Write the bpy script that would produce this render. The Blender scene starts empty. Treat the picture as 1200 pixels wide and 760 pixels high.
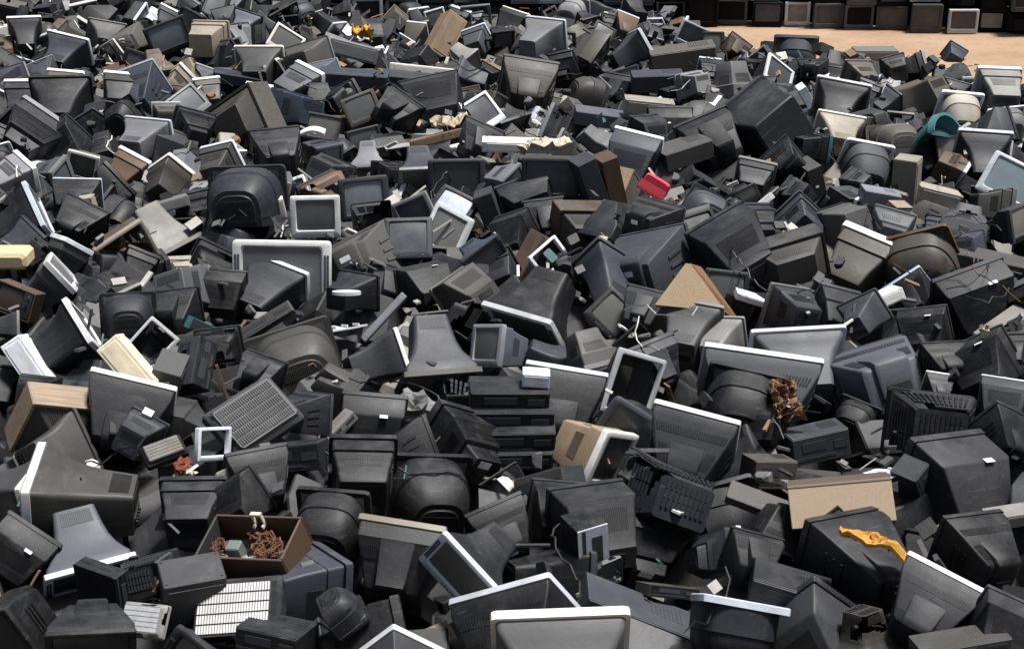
import bpy, bmesh, math, random
from mathutils import Vector, Matrix, noise
from bpy_extras.object_utils import world_to_camera_view
R = math.radians
rng = random.Random(11)
S = bpy.context.scene
C = S.collection

# ------------------------------------------------------------------ camera
CAM_H, FPX, PITCH = 5.45, 1800.0, R(21.8)      # FPX: focal length in photo pixels (1200 wide)
cam_d = bpy.data.cameras.new('camera'); cam = bpy.data.objects.new('camera', cam_d); C.objects.link(cam)
cam_d.sensor_width = 36.0; cam_d.lens = 36.0 * FPX / 1200.0; cam_d.clip_end = 400.0
cam.location = (0, 0, CAM_H); cam.rotation_euler = (R(90) - PITCH, 0, 0)
S.camera = cam

# ------------------------------------------------------------------ sky, sun, exposure
SUN_EL, SUN_ROT = 75.0, 84.0      # sun high, to the right
w = bpy.data.worlds.new('World'); S.world = w; w.use_nodes = True
nt = w.node_tree; nt.nodes.clear()
o_ = nt.nodes.new('ShaderNodeOutputWorld'); b_ = nt.nodes.new('ShaderNodeBackground')
sky = nt.nodes.new('ShaderNodeTexSky'); sky.sky_type = 'NISHITA'; sky.sun_disc = False
sky.sun_elevation = R(SUN_EL); sky.sun_rotation = R(SUN_ROT)
sky.air_density = 1.0; sky.dust_density = 4.0; sky.ozone_density = 1.0
hs = nt.nodes.new('ShaderNodeHueSaturation'); hs.inputs['Saturation'].default_value = 0.75   # overcast: the blue is veiled
nt.links.new(sky.outputs[0], hs.inputs['Color']); nt.links.new(hs.outputs[0], b_.inputs[0])
b_.inputs[1].default_value = 0.05
nt.links.new(b_.outputs[0], o_.inputs[0])
sl = bpy.data.lights.new('sun', 'SUN'); sl.energy = 4.4; sl.angle = R(12); sl.color = (1.0, .985, .96)
sun = bpy.data.objects.new('sun', sl); C.objects.link(sun)
sd = Vector((math.sin(R(SUN_ROT)) * math.cos(R(SUN_EL)), math.cos(R(SUN_ROT)) * math.cos(R(SUN_EL)), math.sin(R(SUN_EL))))
sun.rotation_euler = sd.to_track_quat('Z', 'Y').to_euler()
S.view_settings.view_transform = 'Standard'; S.view_settings.look = 'None'
S.view_settings.exposure = 0.82; S.view_settings.gamma = 1.0
S.cycles.use_denoising = True
S.cycles.max_bounces = 5; S.cycles.diffuse_bounces = 3; S.cycles.glossy_bounces = 2

# ------------------------------------------------------------------ materials
def new_mat(name):
    m = bpy.data.materials.new(name); m.use_nodes = True
    n = m.node_tree; b = n.nodes['Principled BSDF']
    return m, n, b
def nd(n, t, **k):
    x = n.nodes.new(t)
    for a, v in k.items():
        if a in x.inputs.keys(): x.inputs[a].default_value = v
        else: setattr(x, a, v)
    return x
def mixc(n, fac, a, b, mode='MIX'):
    x = n.nodes.new('ShaderNodeMix'); x.data_type = 'RGBA'; x.blend_type = mode
    for s, v in ((0, fac), (6, a), (7, b)):
        if hasattr(v, 'links'): n.links.new(v, x.inputs[s])
        else: x.inputs[s].default_value = v
    return x.outputs[2]
def ramp(n, src, lo, hi):
    x = n.nodes.new('ShaderNodeMapRange'); x.inputs[1].default_value = lo; x.inputs[2].default_value = hi
    n.links.new(src, x.inputs[0]); return x.outputs[0]
def mul(n, a, b):
    x = n.nodes.new('ShaderNodeMath'); x.operation = 'MULTIPLY'
    for i, v in enumerate((a, b)):
        if hasattr(v, 'links'): n.links.new(v, x.inputs[i])
        else: x.inputs[i].default_value = v
    return x.outputs[0]
def coords(n, rand=True):
    tc = nd(n, 'ShaderNodeTexCoord'); oi = nd(n, 'ShaderNodeObjectInfo')
    add = nd(n, 'ShaderNodeVectorMath'); add.operation = 'ADD'
    sc = nd(n, 'ShaderNodeVectorMath'); sc.operation = 'SCALE'; sc.inputs[0].default_value = (37, 51, 23)
    n.links.new(oi.outputs['Random'], sc.inputs['Scale'])
    n.links.new(tc.outputs['Object'], add.inputs[0]); n.links.new(sc.outputs[0], add.inputs[1])
    return add.outputs[0], oi
def dusty(name, rough=.5, dust=.16, spec=.5, wood=False, screen=False, island=None, bump=.12, mud=.35, wear=.13):
    """weathered plastic: the object's own colour, greyed by settled dust and dirt blotches of its own"""
    m, n, b = new_mat(name)
    v, oi = coords(n)
    base = oi.outputs['Color']
    if island:
        geo = nd(n, 'ShaderNodeNewGeometry'); cr = nd(n, 'ShaderNodeValToRGB'); cr.color_ramp.interpolation = 'CONSTANT'
        e = cr.color_ramp.elements
        while len(e) < len(island): e.new(.5)
        for i, (p, c) in enumerate(island): e[i].position = p; e[i].color = (*c, 1)
        n.links.new(geo.outputs['Random Per Island'], cr.inputs[0]); base = cr.outputs[0]
    nz = nd(n, 'ShaderNodeTexNoise', Scale=2.6, Detail=6.0, Roughness=.62); n.links.new(v, nz.inputs['Vector'])
    fine = nd(n, 'ShaderNodeTexNoise', Scale=24.0, Detail=3.0, Roughness=.6); n.links.new(v, fine.inputs['Vector'])
    if wood:
        mp = nd(n, 'ShaderNodeMapping'); mp.inputs['Scale'].default_value = (1.2, 18, 18); n.links.new(v, mp.inputs[0])
        wv = nd(n, 'ShaderNodeTexNoise', Scale=1.6, Detail=5.0, Roughness=.6); n.links.new(mp.outputs[0], wv.inputs['Vector'])
        base = mixc(n, ramp(n, wv.outputs[0], .3, .7), base, (.04, .022, .012, 1), 'MIX') if False else mixc(n, ramp(n, wv.outputs[0], .35, .8), base, mixc(n, 1.0, base, (.45, .4, .36, 1), 'MULTIPLY'))
    # slight fading between patches
    base = mixc(n, ramp(n, nz.outputs[0], .25, .75), base, mixc(n, 1.0, base, (.62, .6, .58, 1), 'MULTIPLY'))
    geo2 = nd(n, 'ShaderNodeNewGeometry'); sx = nd(n, 'ShaderNodeSeparateXYZ'); n.links.new(geo2.outputs['Normal'], sx.inputs[0])
    settle = ramp(n, sx.outputs['Z'], .1, .95)
    blot = ramp(n, nz.outputs[0], .36, .72)
    fac = mul(n, mul(n, blot, settle), dust * 2.2)
    base = mixc(n, fac, base, (.212, .216, .224, 1))
    # brown mud smears, rubbed pale streaks and hairline scratches
    big = nd(n, 'ShaderNodeTexNoise', Scale=1.3, Detail=7.0, Roughness=.7, Distortion=1.2); n.links.new(v, big.inputs['Vector'])
    base = mixc(n, mul(n, ramp(n, big.outputs[0], .56, .74), mud), base, (.06, .05, .04, 1))
    mp2 = nd(n, 'ShaderNodeMapping'); mp2.inputs['Scale'].default_value = (2.2, 2.2, 15); mp2.inputs['Rotation'].default_value = (.5, .3, .2); n.links.new(v, mp2.inputs[0])
    stk = nd(n, 'ShaderNodeTexNoise', Scale=1.5, Detail=5.0, Roughness=.6); n.links.new(mp2.outputs[0], stk.inputs['Vector'])
    base = mixc(n, mul(n, mul(n, ramp(n, stk.outputs[0], .52, .75), ramp(n, nz.outputs[0], .4, .6)), wear), base, (.22, .225, .235, 1))
    mp3 = nd(n, 'ShaderNodeMapping'); mp3.inputs['Scale'].default_value = (2, 70, 40); mp3.inputs['Rotation'].default_value = (.2, .9, .6); n.links.new(v, mp3.inputs[0])
    scr = nd(n, 'ShaderNodeTexNoise', Scale=1.0, Detail=2.0, Roughness=.5); n.links.new(mp3.outputs[0], scr.inputs['Vector'])
    base = mixc(n, mul(n, ramp(n, scr.outputs[0], .69, .73), wear), base, (.26, .26, .26, 1))
    specks = mul(n, ramp(n, fine.outputs[0], .60, .78), dust * 1.3)
    base = mixc(n, specks, base, (.30, .29, .275, 1))
    n.links.new(base, b.inputs['Base Color'])
    rr = nd(n, 'ShaderNodeMapRange'); rr.inputs[3].default_value = rough - .12; rr.inputs[4].default_value = rough + .22
    n.links.new(nz.outputs[0], rr.inputs[0]); n.links.new(rr.outputs[0], b.inputs['Roughness'])
    b.inputs['Specular IOR Level'].default_value = spec
    bp = nd(n, 'ShaderNodeBump', Strength=bump, Distance=.01); n.links.new(fine.outputs[0], bp.inputs['Height'])
    n.links.new(bp.outputs[0], b.inputs['Normal'])
    return m
M = {}
M['plastic'] = dusty('plastic', .5, .055, .27, mud=.14)
M['bezel'] = dusty('bezel_plastic', .5, .05, .3, mud=.42, wear=.2)
M['screen'] = dusty('screen_glass', .26, .12, .6, bump=.02, mud=.15, wear=.08)
M['wood'] = dusty('veneer', .55, .12, .3, wood=True)
M['rough'] = dusty('rough_scrap', .8, .10, .2, bump=.7)
DK = (.02, .02, .022); 
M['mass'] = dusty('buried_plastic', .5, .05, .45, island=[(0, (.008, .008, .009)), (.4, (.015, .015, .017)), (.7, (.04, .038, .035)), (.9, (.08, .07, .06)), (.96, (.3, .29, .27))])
M['bits'] = dusty('loose_scrap', .6, .08, .4, island=[(0, (.02, .02, .022)), (.35, (.05, .05, .054)), (.55, (.12, .12, .12)), (.68, (.32, .31, .29)), (.80, (.62, .61, .58)), (.89, (.2, .11, .06)), (.94, (.34, .24, .16)), (.98, (.05, .14, .14))], bump=.3)
def sand_mat():
    m, n, b = new_mat('sandy_soil')
    tc = nd(n, 'ShaderNodeTexCoord')
    a = nd(n, 'ShaderNodeTexNoise', Scale=.8, Detail=8.0, Roughness=.65); n.links.new(tc.outputs['Object'], a.inputs['Vector'])
    f = nd(n, 'ShaderNodeTexNoise', Scale=5.0, Detail=8.0, Roughness=.75); n.links.new(tc.outputs['Object'], f.inputs['Vector'])
    c = mixc(n, ramp(n, a.outputs[0], .3, .7), (.25, .165, .105, 1), (.34, .24, .165, 1))
    c = mixc(n, ramp(n, f.outputs[0], .56, .72), c, (.24, .14, .08, 1))
    n.links.new(c, b.inputs['Base Color']); b.inputs['Roughness'].default_value = .95; b.inputs['Specular IOR Level'].default_value = .1
    bp = nd(n, 'ShaderNodeBump', Strength=.8, Distance=.05); n.links.new(f.outputs[0], bp.inputs['Height']); n.links.new(bp.outputs[0], b.inputs['Normal'])
    return m
M['sand'] = sand_mat()
M['matte'] = dusty('matte_plastic', .7, .0, .12, mud=.0, wear=.0)

COL = {  # real colours of the plastics
 'K': (.0055, .0058, .0072), 'C': (.0125, .0133, .0165), 'D': (.034, .0365, .044), 'G': (.085, .089, .098), 'L': (.22, .22, .22),
 'S': (.47, .50, .54), 'W': (.66, .67, .68), 'B': (.34, .31, .26), 'I': (.78, .70, .54), 'O': (.045, .044, .041), 'P': (.08, .075, .068),
 'N': (.10, .062, .038), 'T': (.33, .25, .175), 'U': (.035, .045, .06), 'E': (.04, .16, .17), 'R': (.72, .05, .085), 'A': (.2, .2, .215)}
CNAME = {'K': 'black', 'C': 'charcoal', 'D': 'dark grey', 'G': 'grey', 'L': 'light grey', 'S': 'silver', 'W': 'white', 'B': 'beige',
 'I': 'cream', 'O': 'olive grey', 'P': 'brownish grey', 'N': 'brown', 'T': 'tan', 'U': 'blue black', 'E': 'teal', 'R': 'red', 'A': 'mid grey'}

# ------------------------------------------------------------------ mesh helpers
def ring(y, x0, x1, z0, z1, r, k=3):
    """rounded rectangle in the xz plane at depth y"""
    r = min(r, (x1 - x0) * .499, (z1 - z0) * .499); pts = []
    for cx, cz, a0 in ((x1 - r, z1 - r, 0), (x0 + r, z1 - r, 90), (x0 + r, z0 + r, 180), (x1 - r, z0 + r, 270)):
        for i in range(k):
            a = R(a0 + 90 * i / (k - 1)); pts.append((cx + r * math.cos(a), y, cz + r * math.sin(a)))
    return pts
class MB:
    def __init__(s): s.v = []; s.f = []
    def loft(s, rings, cap0=False, cap1=False, close=False):
        b = len(s.v); n = len(rings[0]); m = len(rings)
        for r in rings: s.v += [tuple(p) for p in r]
        for j in range(m if close else m - 1):
            j2 = (j + 1) % m
            for i in range(n):
                i2 = (i + 1) % n
                s.f.append((b + j * n + i, b + j * n + i2, b + j2 * n + i2, b + j2 * n + i))
        if cap0: s.f.append(tuple(b + i for i in reversed(range(n))))
        if cap1: s.f.append(tuple(b + (m - 1) * n + i for i in range(n)))
        return s
    def box(s, c, d, rot=None):
        b = len(s.v)
        for x in (-.5, .5):
            for y in (-.5, .5):
                for z in (-.5, .5):
                    p = Vector((x * d[0], y * d[1], z * d[2]))
                    if rot is not None: p = rot @ p
                    s.v.append((p.x + c[0], p.y + c[1], p.z + c[2]))
        for q in ((0, 1, 3, 2), (4, 6, 7, 5), (0, 4, 5, 1), (2, 3, 7, 6), (0, 2, 6, 4), (1, 5, 7, 3)): s.f.append(tuple(b + i for i in q))
        return s
    def bbox(s, x0, x1, y0, y1, z0, z1, r=.015):
        """box with bevelled edges, lofted along y"""
        s.loft([ring(y0, x0 + r, x1 - r, z0 + r, z1 - r, r * .6, 2), ring(y0 + r, x0, x1, z0, z1, r, 2), ring(y1 - r, x0, x1, z0, z1, r, 2),
                ring(y1, x0 + r, x1 - r, z0 + r, z1 - r, r * .6, 2)], True, True); return s
    def slab4(s, a, b_, c, d, h, gap=0.0):
        """a quad a-b-c-d raised by h along its normal, as a closed plate"""
        A, B, Cc, D = (Vector(p) for p in (a, b_, c, d)); nn = (B - A).cross(D - A).normalized()
        lo = [p - nn * .01 for p in (A, B, Cc, D)]; hi = [p + nn * h for p in (A, B, Cc, D)]
        b = len(s.v); s.v += [tuple(p) for p in lo + hi]
        s.f.append((b + 4, b + 5, b + 6, b + 7))
        for i in range(4): j = (i + 1) % 4; s.f.append((b + i, b + j, b + 4 + j, b + 4 + i))
        return s
    def ribs(s, a, b_, c, d, n, m, h=.012, fill=.5, fillm=.88):
        """n x m raised bars over the quad a-b-c-d"""
        A, B, Cc, D = (Vector(p) for p in (a, b_, c, d))
        def P(u, v): return (A.lerp(B, u)).lerp(D.lerp(Cc, u), v)
        for i in range(n):
            for j in range(m):
                u0 = (i + .5 - fill / 2) / n; u1 = (i + .5 + fill / 2) / n; v0 = (j + .5 - fillm / 2) / m; v1 = (j + .5 + fillm / 2) / m
                s.slab4(P(u0, v0), P(u1, v0), P(u1, v1), P(u0, v1), h)
        return s
    def mesh(s, name, smooth=False):
        me = bpy.data.meshes.new(name); me.from_pydata(s.v, [], s.f); me.validate()
        bm = bmesh.new(); bm.from_mesh(me); bmesh.ops.recalc_face_normals(bm, faces=bm.faces)
        if smooth:
            for f in bm.faces: f.smooth = True
            for e in bm.edges:
                if len(e.link_faces) != 2 or e.calc_face_angle(9) > R(smooth): e.smooth = False
        bm.to_mesh(me); bm.free(); return me

# ------------------------------------------------------------------ prototypes: {part name: (mesh, material, parent part, colour role)}
def bezel_mesh(y0, y1, hw, z0, z1, ox0, ox1, oz0, oz1, r=.03, rec=.05):
    m = MB(); e = .012
    m.loft([ring(y1, -hw, hw, z0, z1, r), ring(y0 + e, -hw, hw, z0, z1, r), ring(y0, -hw + e, hw - e, z0 + e, z1 - e, r),
            ring(y0, ox0, ox1, oz0, oz1, .03), ring(y0 + rec, ox0 + .02, ox1 - .02, oz0 + .02, oz1 - .02, .03), ring(y1, ox0 + .02, ox1 - .02, oz0 + .02, oz1 - .02, .03)], close=True)
    return m.mesh('bezel', 40)
def screen_mesh(y, x0, x1, z0, z1, bulge=.03):
    m = MB(); nx, nz = 8, 6
    for j in range(nz + 1):
        for i in range(nx + 1):
            u = i / nx * 2 - 1; v = j / nz * 2 - 1
            m.v.append(((x0 + x1) / 2 + u * (x1 - x0) / 2, y - bulge * (1 - .5 * u * u - .5 * v * v), (z0 + z1) / 2 + v * (z1 - z0) / 2))
    for j in range(nz):
        for i in range(nx): b = j * (nx + 1) + i; m.f.append((b, b + 1, b + nx + 2, b + nx + 1))
    b = len(m.v); m.v += [(x0, y + .05, z0), (x1, y + .05, z0), (x1, y + .05, z1), (x0, y + .05, z1)]; m.f.append((b, b + 1, b + 2, b + 3))
    return m.mesh('screen', 60)
def housing_mesh(secs, rs, hollow=False, smooth=35, k=4):
    m = MB(); rings = [ring(y, -hw, hw, z0, z1, r, k) for (y, hw, z0, z1), r in zip(secs, rs)]
    if hollow:
        t = .014; S2, R2 = [], []
        for i in range(len(secs) - 1):
            for f in (0, .25, .5, .75): S2.append(tuple(a + (b - a) * f for a, b in zip(secs[i], secs[i + 1]))); R2.append(rs[i] + (rs[i + 1] - rs[i]) * f)
        S2.append(secs[-1]); R2.append(rs[-1])
        def fine(r_):
            o = []
            for i in range(len(r_)):
                a, b = Vector(r_[i]), Vector(r_[(i + 1) % len(r_)]); nn = 5 if (b - a).length > .2 else 1
                o += [tuple(a.lerp(b, q / nn)) for q in range(nn)]
            return o
        out = [fine(ring(y, -hw, hw, z0, z1, r, 2)) for (y, hw, z0, z1), r in zip(S2, R2)]
        inn = [fine(ring(y - (t if i == len(S2) - 1 else 0), -hw + t, hw - t, z0 + t, z1 - t, r, 2)) for i, ((y, hw, z0, z1), r) in enumerate(zip(S2, R2))]
        L = min(min(len(o) for o in out), min(len(o) for o in inn))
        if all(len(o) == L for o in out + inn):
            no = len(out); sd = VAR * 7.3 + 1; b0 = 0
            m.v += [q for r_ in out for q in r_] + [q for r_ in inn for q in r_]; N = no * L
            def gone(j, i): c = Vector(out[j][i]) * 2.4 + Vector((sd, 0, sd)); return j > 1 and noise.noise(c) > .16
            for j in range(no - 1):
                for i in range(L):
                    i2 = (i + 1) % L
                    if gone(j, i): continue
                    q = (j * L + i, j * L + i2, (j + 1) * L + i2, (j + 1) * L + i); m.f.append(q); m.f.append(tuple(N + k for k in reversed(q)))
                    for (dj, di, e) in ((1, 0, (2, 3)), (-1, 0, (0, 1)), (0, 1, (1, 2)), (0, -1, (3, 0))):
                        jj, ii = j + dj, (i + di) % L
                        if 0 <= jj < no - 1 and gone(jj, ii): m.f.append((q[e[0]], q[e[1]], N + q[e[1]], N + q[e[0]]))
            for i in range(L): i2 = (i + 1) % L; m.f.append((i, i2, N + i2, N + i))
            m.f.append(tuple((no - 1) * L + i for i in range(L))); m.f.append(tuple(N + (no - 1) * L + i for i in reversed(range(L))))
        else:
            inner = [ring(y, -hw + t, hw - t, z0 + t, z1 - t, r, k) for (y, hw, z0, z1), r in zip(secs, rs)]; m.loft(list(reversed(inner)) + rings, True, True)
    else: m.loft(rings, True, True)
    return m.mesh('housing', smooth)
PROTO = {}
jr = random.Random(1)
VAR = 0
def J(secs):
    """vary a back's sections a little from one make of set to the next"""
    if VAR == 0: return secs
    a, t, q = jr.uniform(.86, 1.1), jr.uniform(.8, 1.12), jr.uniform(-.05, .05); out = []
    for i, (y, hw, z0, z1) in enumerate(secs):
        if i < 2: out.append((y, hw, z0, z1)); continue
        f = min(1, (i - 1) / 2); last = i == len(secs) - 1
        out.append((y if last else min(y + q * .6, secs[-1][0] - .012 * (len(secs) - 1 - i)), min(.48, hw * (1 + (a - 1) * f)), z0, max(z0 + .14, min(.378, z1 * (1 + (t - 1) * f) if z1 > .05 else z1))))
    for i in range(1, len(out)):
        if out[i][0] <= out[i - 1][0]: out[i] = (out[i - 1][0] + .01, *out[i][1:])
    return out
def tv_proto(key, bz, op, secs, rs, screen=True, hollow=False, smooth=35, extra=None, rec=.05, bulge=.03):
    P = {}
    if bz: y0, y1, hw, z0, z1, r = bz; P['bezel'] = (bezel_mesh(y0, y1, hw, z0, z1, *op, r=r, rec=rec), 'bezel', None, 'b')
    if screen: P['screen'] = (screen_mesh(bz[0] + rec, op[0], op[1], op[2], op[3], bulge), 'screen', None, 's')
    P['housing'] = (housing_mesh(secs, rs, hollow, smooth), 'plastic', None, 'h')
    if extra: P.update(extra)
    PROTO[key] = P
def top_quad(a, b, u0=-.8, u1=.8, v0=.12, v1=.88, lift=.002):
    (ya, ha, _, za), (yb, hb, _, zb) = a, b
    def p(u, v): return ((ha + (hb - ha) * v) * u, ya + (yb - ya) * v, za + (zb - za) * v + lift)
    return p(u0, v0), p(u1, v0), p(u1, v1), p(u0, v1)
def side_quad(a, b, s, v0=.15, v1=.85, w0=.3, w1=.85):
    (ya, ha, ba, za), (yb, hb, bb, zb) = a, b
    def p(wv, v):
        h = ha + (hb - ha) * v; bo = ba + (bb - ba) * v; to = za + (zb - za) * v
        return (s * (h + .002), ya + (yb - ya) * v, bo + (to - bo) * wv)
    q = (p(w0, v0), p(w0, v1), p(w1, v1), p(w1, v0))
    return q if s > 0 else (q[0], q[3], q[2], q[1])
def back_quad(sec, u, z0, z1):
    y, hw, b, t = sec; y += .002
    return ((u[1] * hw, y, z0), (u[0] * hw, y, z0), (u[0] * hw, y, z1), (u[1] * hw, y, z1))

def build_protos():
    # --- boxy television: deep bezel, straight sides, stepped taper and neck cover
    sb = J([(-.29, .465, -.375, .375), (-.06, .465, -.375, .375), (-.05, .44, -.365, .345), (.20, .30, -.335, .20), (.215, .26, -.33, .14), (.40, .22, -.30, .10)])
    rb = [.03, .03, .03, .03, .025, .025]
    v = MB(); v.ribs(*top_quad(sb[2], sb[3], -.72, .72, .2, .8), 22, 2, .006, .55, .84); v.ribs(*side_quad(sb[2], sb[3], 1, .25, .75), 10, 1, .006); v.ribs(*side_quad(sb[2], sb[3], -1, .25, .75), 10, 1, .006)
    bp = MB(); bp.box((0, .405, -.17), (.30, .02, .14)); bp.box((-.08, .418, -.17), (.03, .012, .03)); bp.box((-.02, .418, -.17), (.03, .012, .03)); bp.box((.05, .418, -.17), (.03, .012, .03))
    st = MB(); st.box((.05, .402, .02), (.20, .006, .10))
    sp = MB(); sp.ribs((-.40, -.402, -.36), (.40, -.402, -.36), (.40, -.402, -.29), (-.40, -.402, -.29), 26, 1, .008)
    bt = MB(); [bt.box((.20 + .05 * i, -.40, -.28), (.03, .02, .012)) for i in range(4)]
    ex = {'vent_grille': (v.mesh('vent_grille'), 'plastic', 'housing', 'v'), 'jack_panel': (bp.mesh('jack_panel'), 'plastic', 'housing', 'K'),
          'sticker': (st.mesh('sticker'), 'bezel', 'housing', 'W'), 'speaker_grille': (sp.mesh('speaker_grille'), 'plastic', 'bezel', 'K'),
          'buttons': (bt.mesh('buttons'), 'bezel', 'bezel', 'D')}
    ex_box = ex
    tv_proto('box', (-.40, -.29, .5, -.40, .40, .03), (-.425, .425, -.26, .345), sb, rb, extra=ex)
    # --- flat-front television with a flaring, concave back
    sf = J([(-.35, .465, -.345, .345), (-.28, .455, -.34, .335), (-.19, .415, -.325, .305), (-.08, .355, -.305, .265), (.05, .305, -.29, .23), (.20, .27, -.28, .205), (.34, .25, -.27, .19), (.42, .235, -.26, .175)])
    rf = [.04, .045, .05, .06, .06, .05, .05, .04]
    v = MB(); v.ribs(*top_quad(sf[5], sf[7], -.7, .7), 18, 1, .006); v.ribs(*back_quad(sf[7], (-.8, .8), -.02, .13), 16, 1, .006)
    bp = MB(); bp.box((0, .42, -.16), (.34, .02, .13)); [bp.box((-.12 + .06 * i, .436, -.16), (.03, .016, .03)) for i in range(5)]
    bt = MB(); [bt.box((-.09 + .045 * i, -.422, -.325), (.028, .012, .014)) for i in range(5)]
    sp = MB(); [sp.ribs((x - .03, -.4225, -.2), (x + .03, -.4225, -.2), (x + .03, -.4225, .24), (x - .03, -.4225, .24), 2, 22, .006, .7, .5) for x in (-.455, .455)]
    ex = {'vent_grille': (v.mesh('vent_grille'), 'plastic', 'housing', 'v'), 'jack_panel': (bp.mesh('jack_panel'), 'plastic', 'housing', 'K'),
          'speaker_grille': (sp.mesh('speaker_grille'), 'plastic', 'bezel', 'D'), 'buttons': (bt.mesh('buttons'), 'bezel', 'bezel', 'D')}
    tv_proto('flr', (-.42, -.345, .5, -.375, .375, .035), (-.415, .415, -.27, .325), sf, rf, extra=ex, smooth=50, rec=.03, bulge=.008)
    # --- television with a rounded, domed back
    sdm, rdm = [], []
    for i in range(9):
        t = i / 8; s_ = math.sqrt(max(0, 1 - (t * .965) ** 2.3)); sdm.append((-.28 + .62 * t, .465 * s_ + .02, -.36 + .10 * t, -.36 + .735 * s_ + .02 if s_ > .3 else -.36 + .25)); rdm.append(.06 + .16 * t)
    def arch(y, hw, z0, z1, n=16):
        e = .62; pts = [(hw * (1 if math.cos(a) >= 0 else -1) * abs(math.cos(a)) ** e, y, z0 + .08 + (z1 - z0 - .08) * abs(math.sin(a)) ** e) for a in (math.pi * i / n for i in range(n + 1))]
        return pts + [(-hw, y, z0), (hw, y, z0)]
    k1, k2 = (1, 1) if VAR == 0 else (jr.uniform(.92, 1.08), jr.uniform(.88, 1.1))
    m = MB(); m.loft([arch(y, hw * (k1 if i_ > 2 else 1), z0, z1 * (k2 if i_ > 2 else 1)) for i_, (y, hw, z0, z1) in enumerate(((-.28, .47, -.375, .375), (.02, .46, -.375, .37), (.03, .44, -.37, .35), (.14, .42, -.36, .31), (.28, .36, -.34, .22), (.33, .32, -.33, .17)))], True, True)
    bk = MB(); bk.loft([arch(y, hw, -.27, z1) for y, hw, z1 in ((.325, .26 * k1, .115 * k2), (.345, .245 * k1, .10 * k2))], True, True)
    v = MB(); v.ribs((.2, .3465, -.1), (-.2, .3465, -.1), (-.2, .3465, .04), (.2, .3465, .04), 20, 2, .006)
    bp = MB(); bp.box((0, .35, -.2), (.2, .02, .09))
    P = {'bezel': (bezel_mesh(-.35, -.27, .5, -.39, .39, -.42, .42, -.27, .335, r=.06), 'bezel', None, 'b'), 'screen': (screen_mesh(-.30, -.42, .42, -.27, .335), 'screen', None, 's'), 'housing': (m.mesh('housing', 32), 'plastic', None, 'h'),
         'back_plate': (bk.mesh('back_plate', 32), 'plastic', 'housing', 'v'), 'vent_grille': (v.mesh('vent_grille'), 'plastic', 'housing', 'h'), 'jack_panel': (bp.mesh('jack_panel'), 'plastic', 'housing', 'K')}
    PROTO['dom'] = P
    # --- plain wedge back without a step
    s2 = J([(-.32, .485, -.385, .385), (-.20, .48, -.38, .375), (.36, .30, -.33, .17), (.40, .27, -.31, .14)])
    v = MB(); v.ribs(*top_quad(s2[1], s2[2], -.92, .92, .12, .30), 30, 1, .006); v.ribs(*top_quad(s2[1], s2[2], -.9, -.58, .5, .9), 7, 1, .006); v.ribs(*top_quad(s2[1], s2[2], .58, .9, .5, .9), 7, 1, .006); bp = MB(); bp.box((0, .456, -.12), (.24, .014, .12))
    st = MB(); st.box((.02, .456, .03), (.14, .006, .07))
    tn = MB(); zt = s2[1][3] + (s2[2][3] - s2[1][3]) * .5
    tn.loft([ring(.0, -.19, .19, -.1, zt - .02, .02, 3), ring(.02, -.21, .21, -.12, zt + .015, .02, 3), ring(.36, -.18, .18, -.2, min(zt, s2[2][3] + .075), .03, 3), ring(.44, -.17, .17, -.2, s2[2][3] + .03, .03, 3), ring(.455, -.15, .15, -.18, s2[2][3], .03, 3)], True, True)
    sr = MB(); [sr.ribs(*side_quad(s2[1], s2[2], s_, .12, .55, .2, .8), 3, 1, .014, .3, .9) for s_ in (1, -1)]
    e2 = {'neck_cover': (tn.mesh('neck_cover', 40), 'plastic', 'housing', 'h'), 'side_rib': (sr.mesh('side_rib'), 'plastic', 'housing', 'h'), 'vent_grille': (v.mesh('vent_grille'), 'plastic', 'housing', 'v'), 'jack_panel': (bp.mesh('jack_panel'), 'plastic', 'housing', 'K'), 'sticker': (st.mesh('sticker'), 'bezel', 'housing', 'W'), 'speaker_grille': ex_box['speaker_grille'], 'buttons': ex_box['buttons']}
    tv_proto('bx2', (-.40, -.325, .5, -.40, .40, .02), (-.425, .425, -.26, .345), s2, [.02, .02, .03, .03], extra=e2)
    # --- hooded back: long flat top, then a steep drop
    s3 = J([(-.31, .48, -.385, .385), (.02, .475, -.38, .38), (.06, .45, -.375, .36), (.34, .36, -.35, -.02), (.40, .33, -.34, -.08)])
    v = MB(); v.ribs(*top_quad(s3[2], s3[3], -.75, .75, .15, .8), 26, 1, .005); bp = MB(); bp.box((0, .402, -.22), (.36, .014, .13))
    e3 = {q: e2[q] for q in e2 if q not in ('neck_cover', 'side_rib')}; e3['vent_grille'] = (v.mesh('vent_grille'), 'plastic', 'housing', 'v'); e3['jack_panel'] = (bp.mesh('jack_panel'), 'plastic', 'housing', 'K'); st = MB(); st.box((-.16, .05, .3815), (.12, .06, .006)); e3['sticker'] = (st.mesh('sticker'), 'bezel', 'housing', 'W')
    tv_proto('hod', (-.40, -.315, .5, -.40, .40, .025), (-.425, .425, -.26, .345), s3, [.025, .025, .03, .03, .03], extra=e3)
    # --- wedge back with a raised tunnel over the tube neck
    s4 = [(-.31, .47, -.38, .38), (-.12, .465, -.375, .375), (.10, .38, -.35, .16), (.34, .31, -.33, .0), (.36, .29, -.32, -.03)]
    tn = MB(); tn.loft([ring(-.12, -.20, .20, -.05, .372, .02, 3), ring(.30, -.17, .17, -.2, .22, .03, 3), ring(.40, -.16, .16, -.2, .20, .03, 3), ring(.42, -.14, .14, -.18, .17, .03, 3)], True, True)
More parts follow.
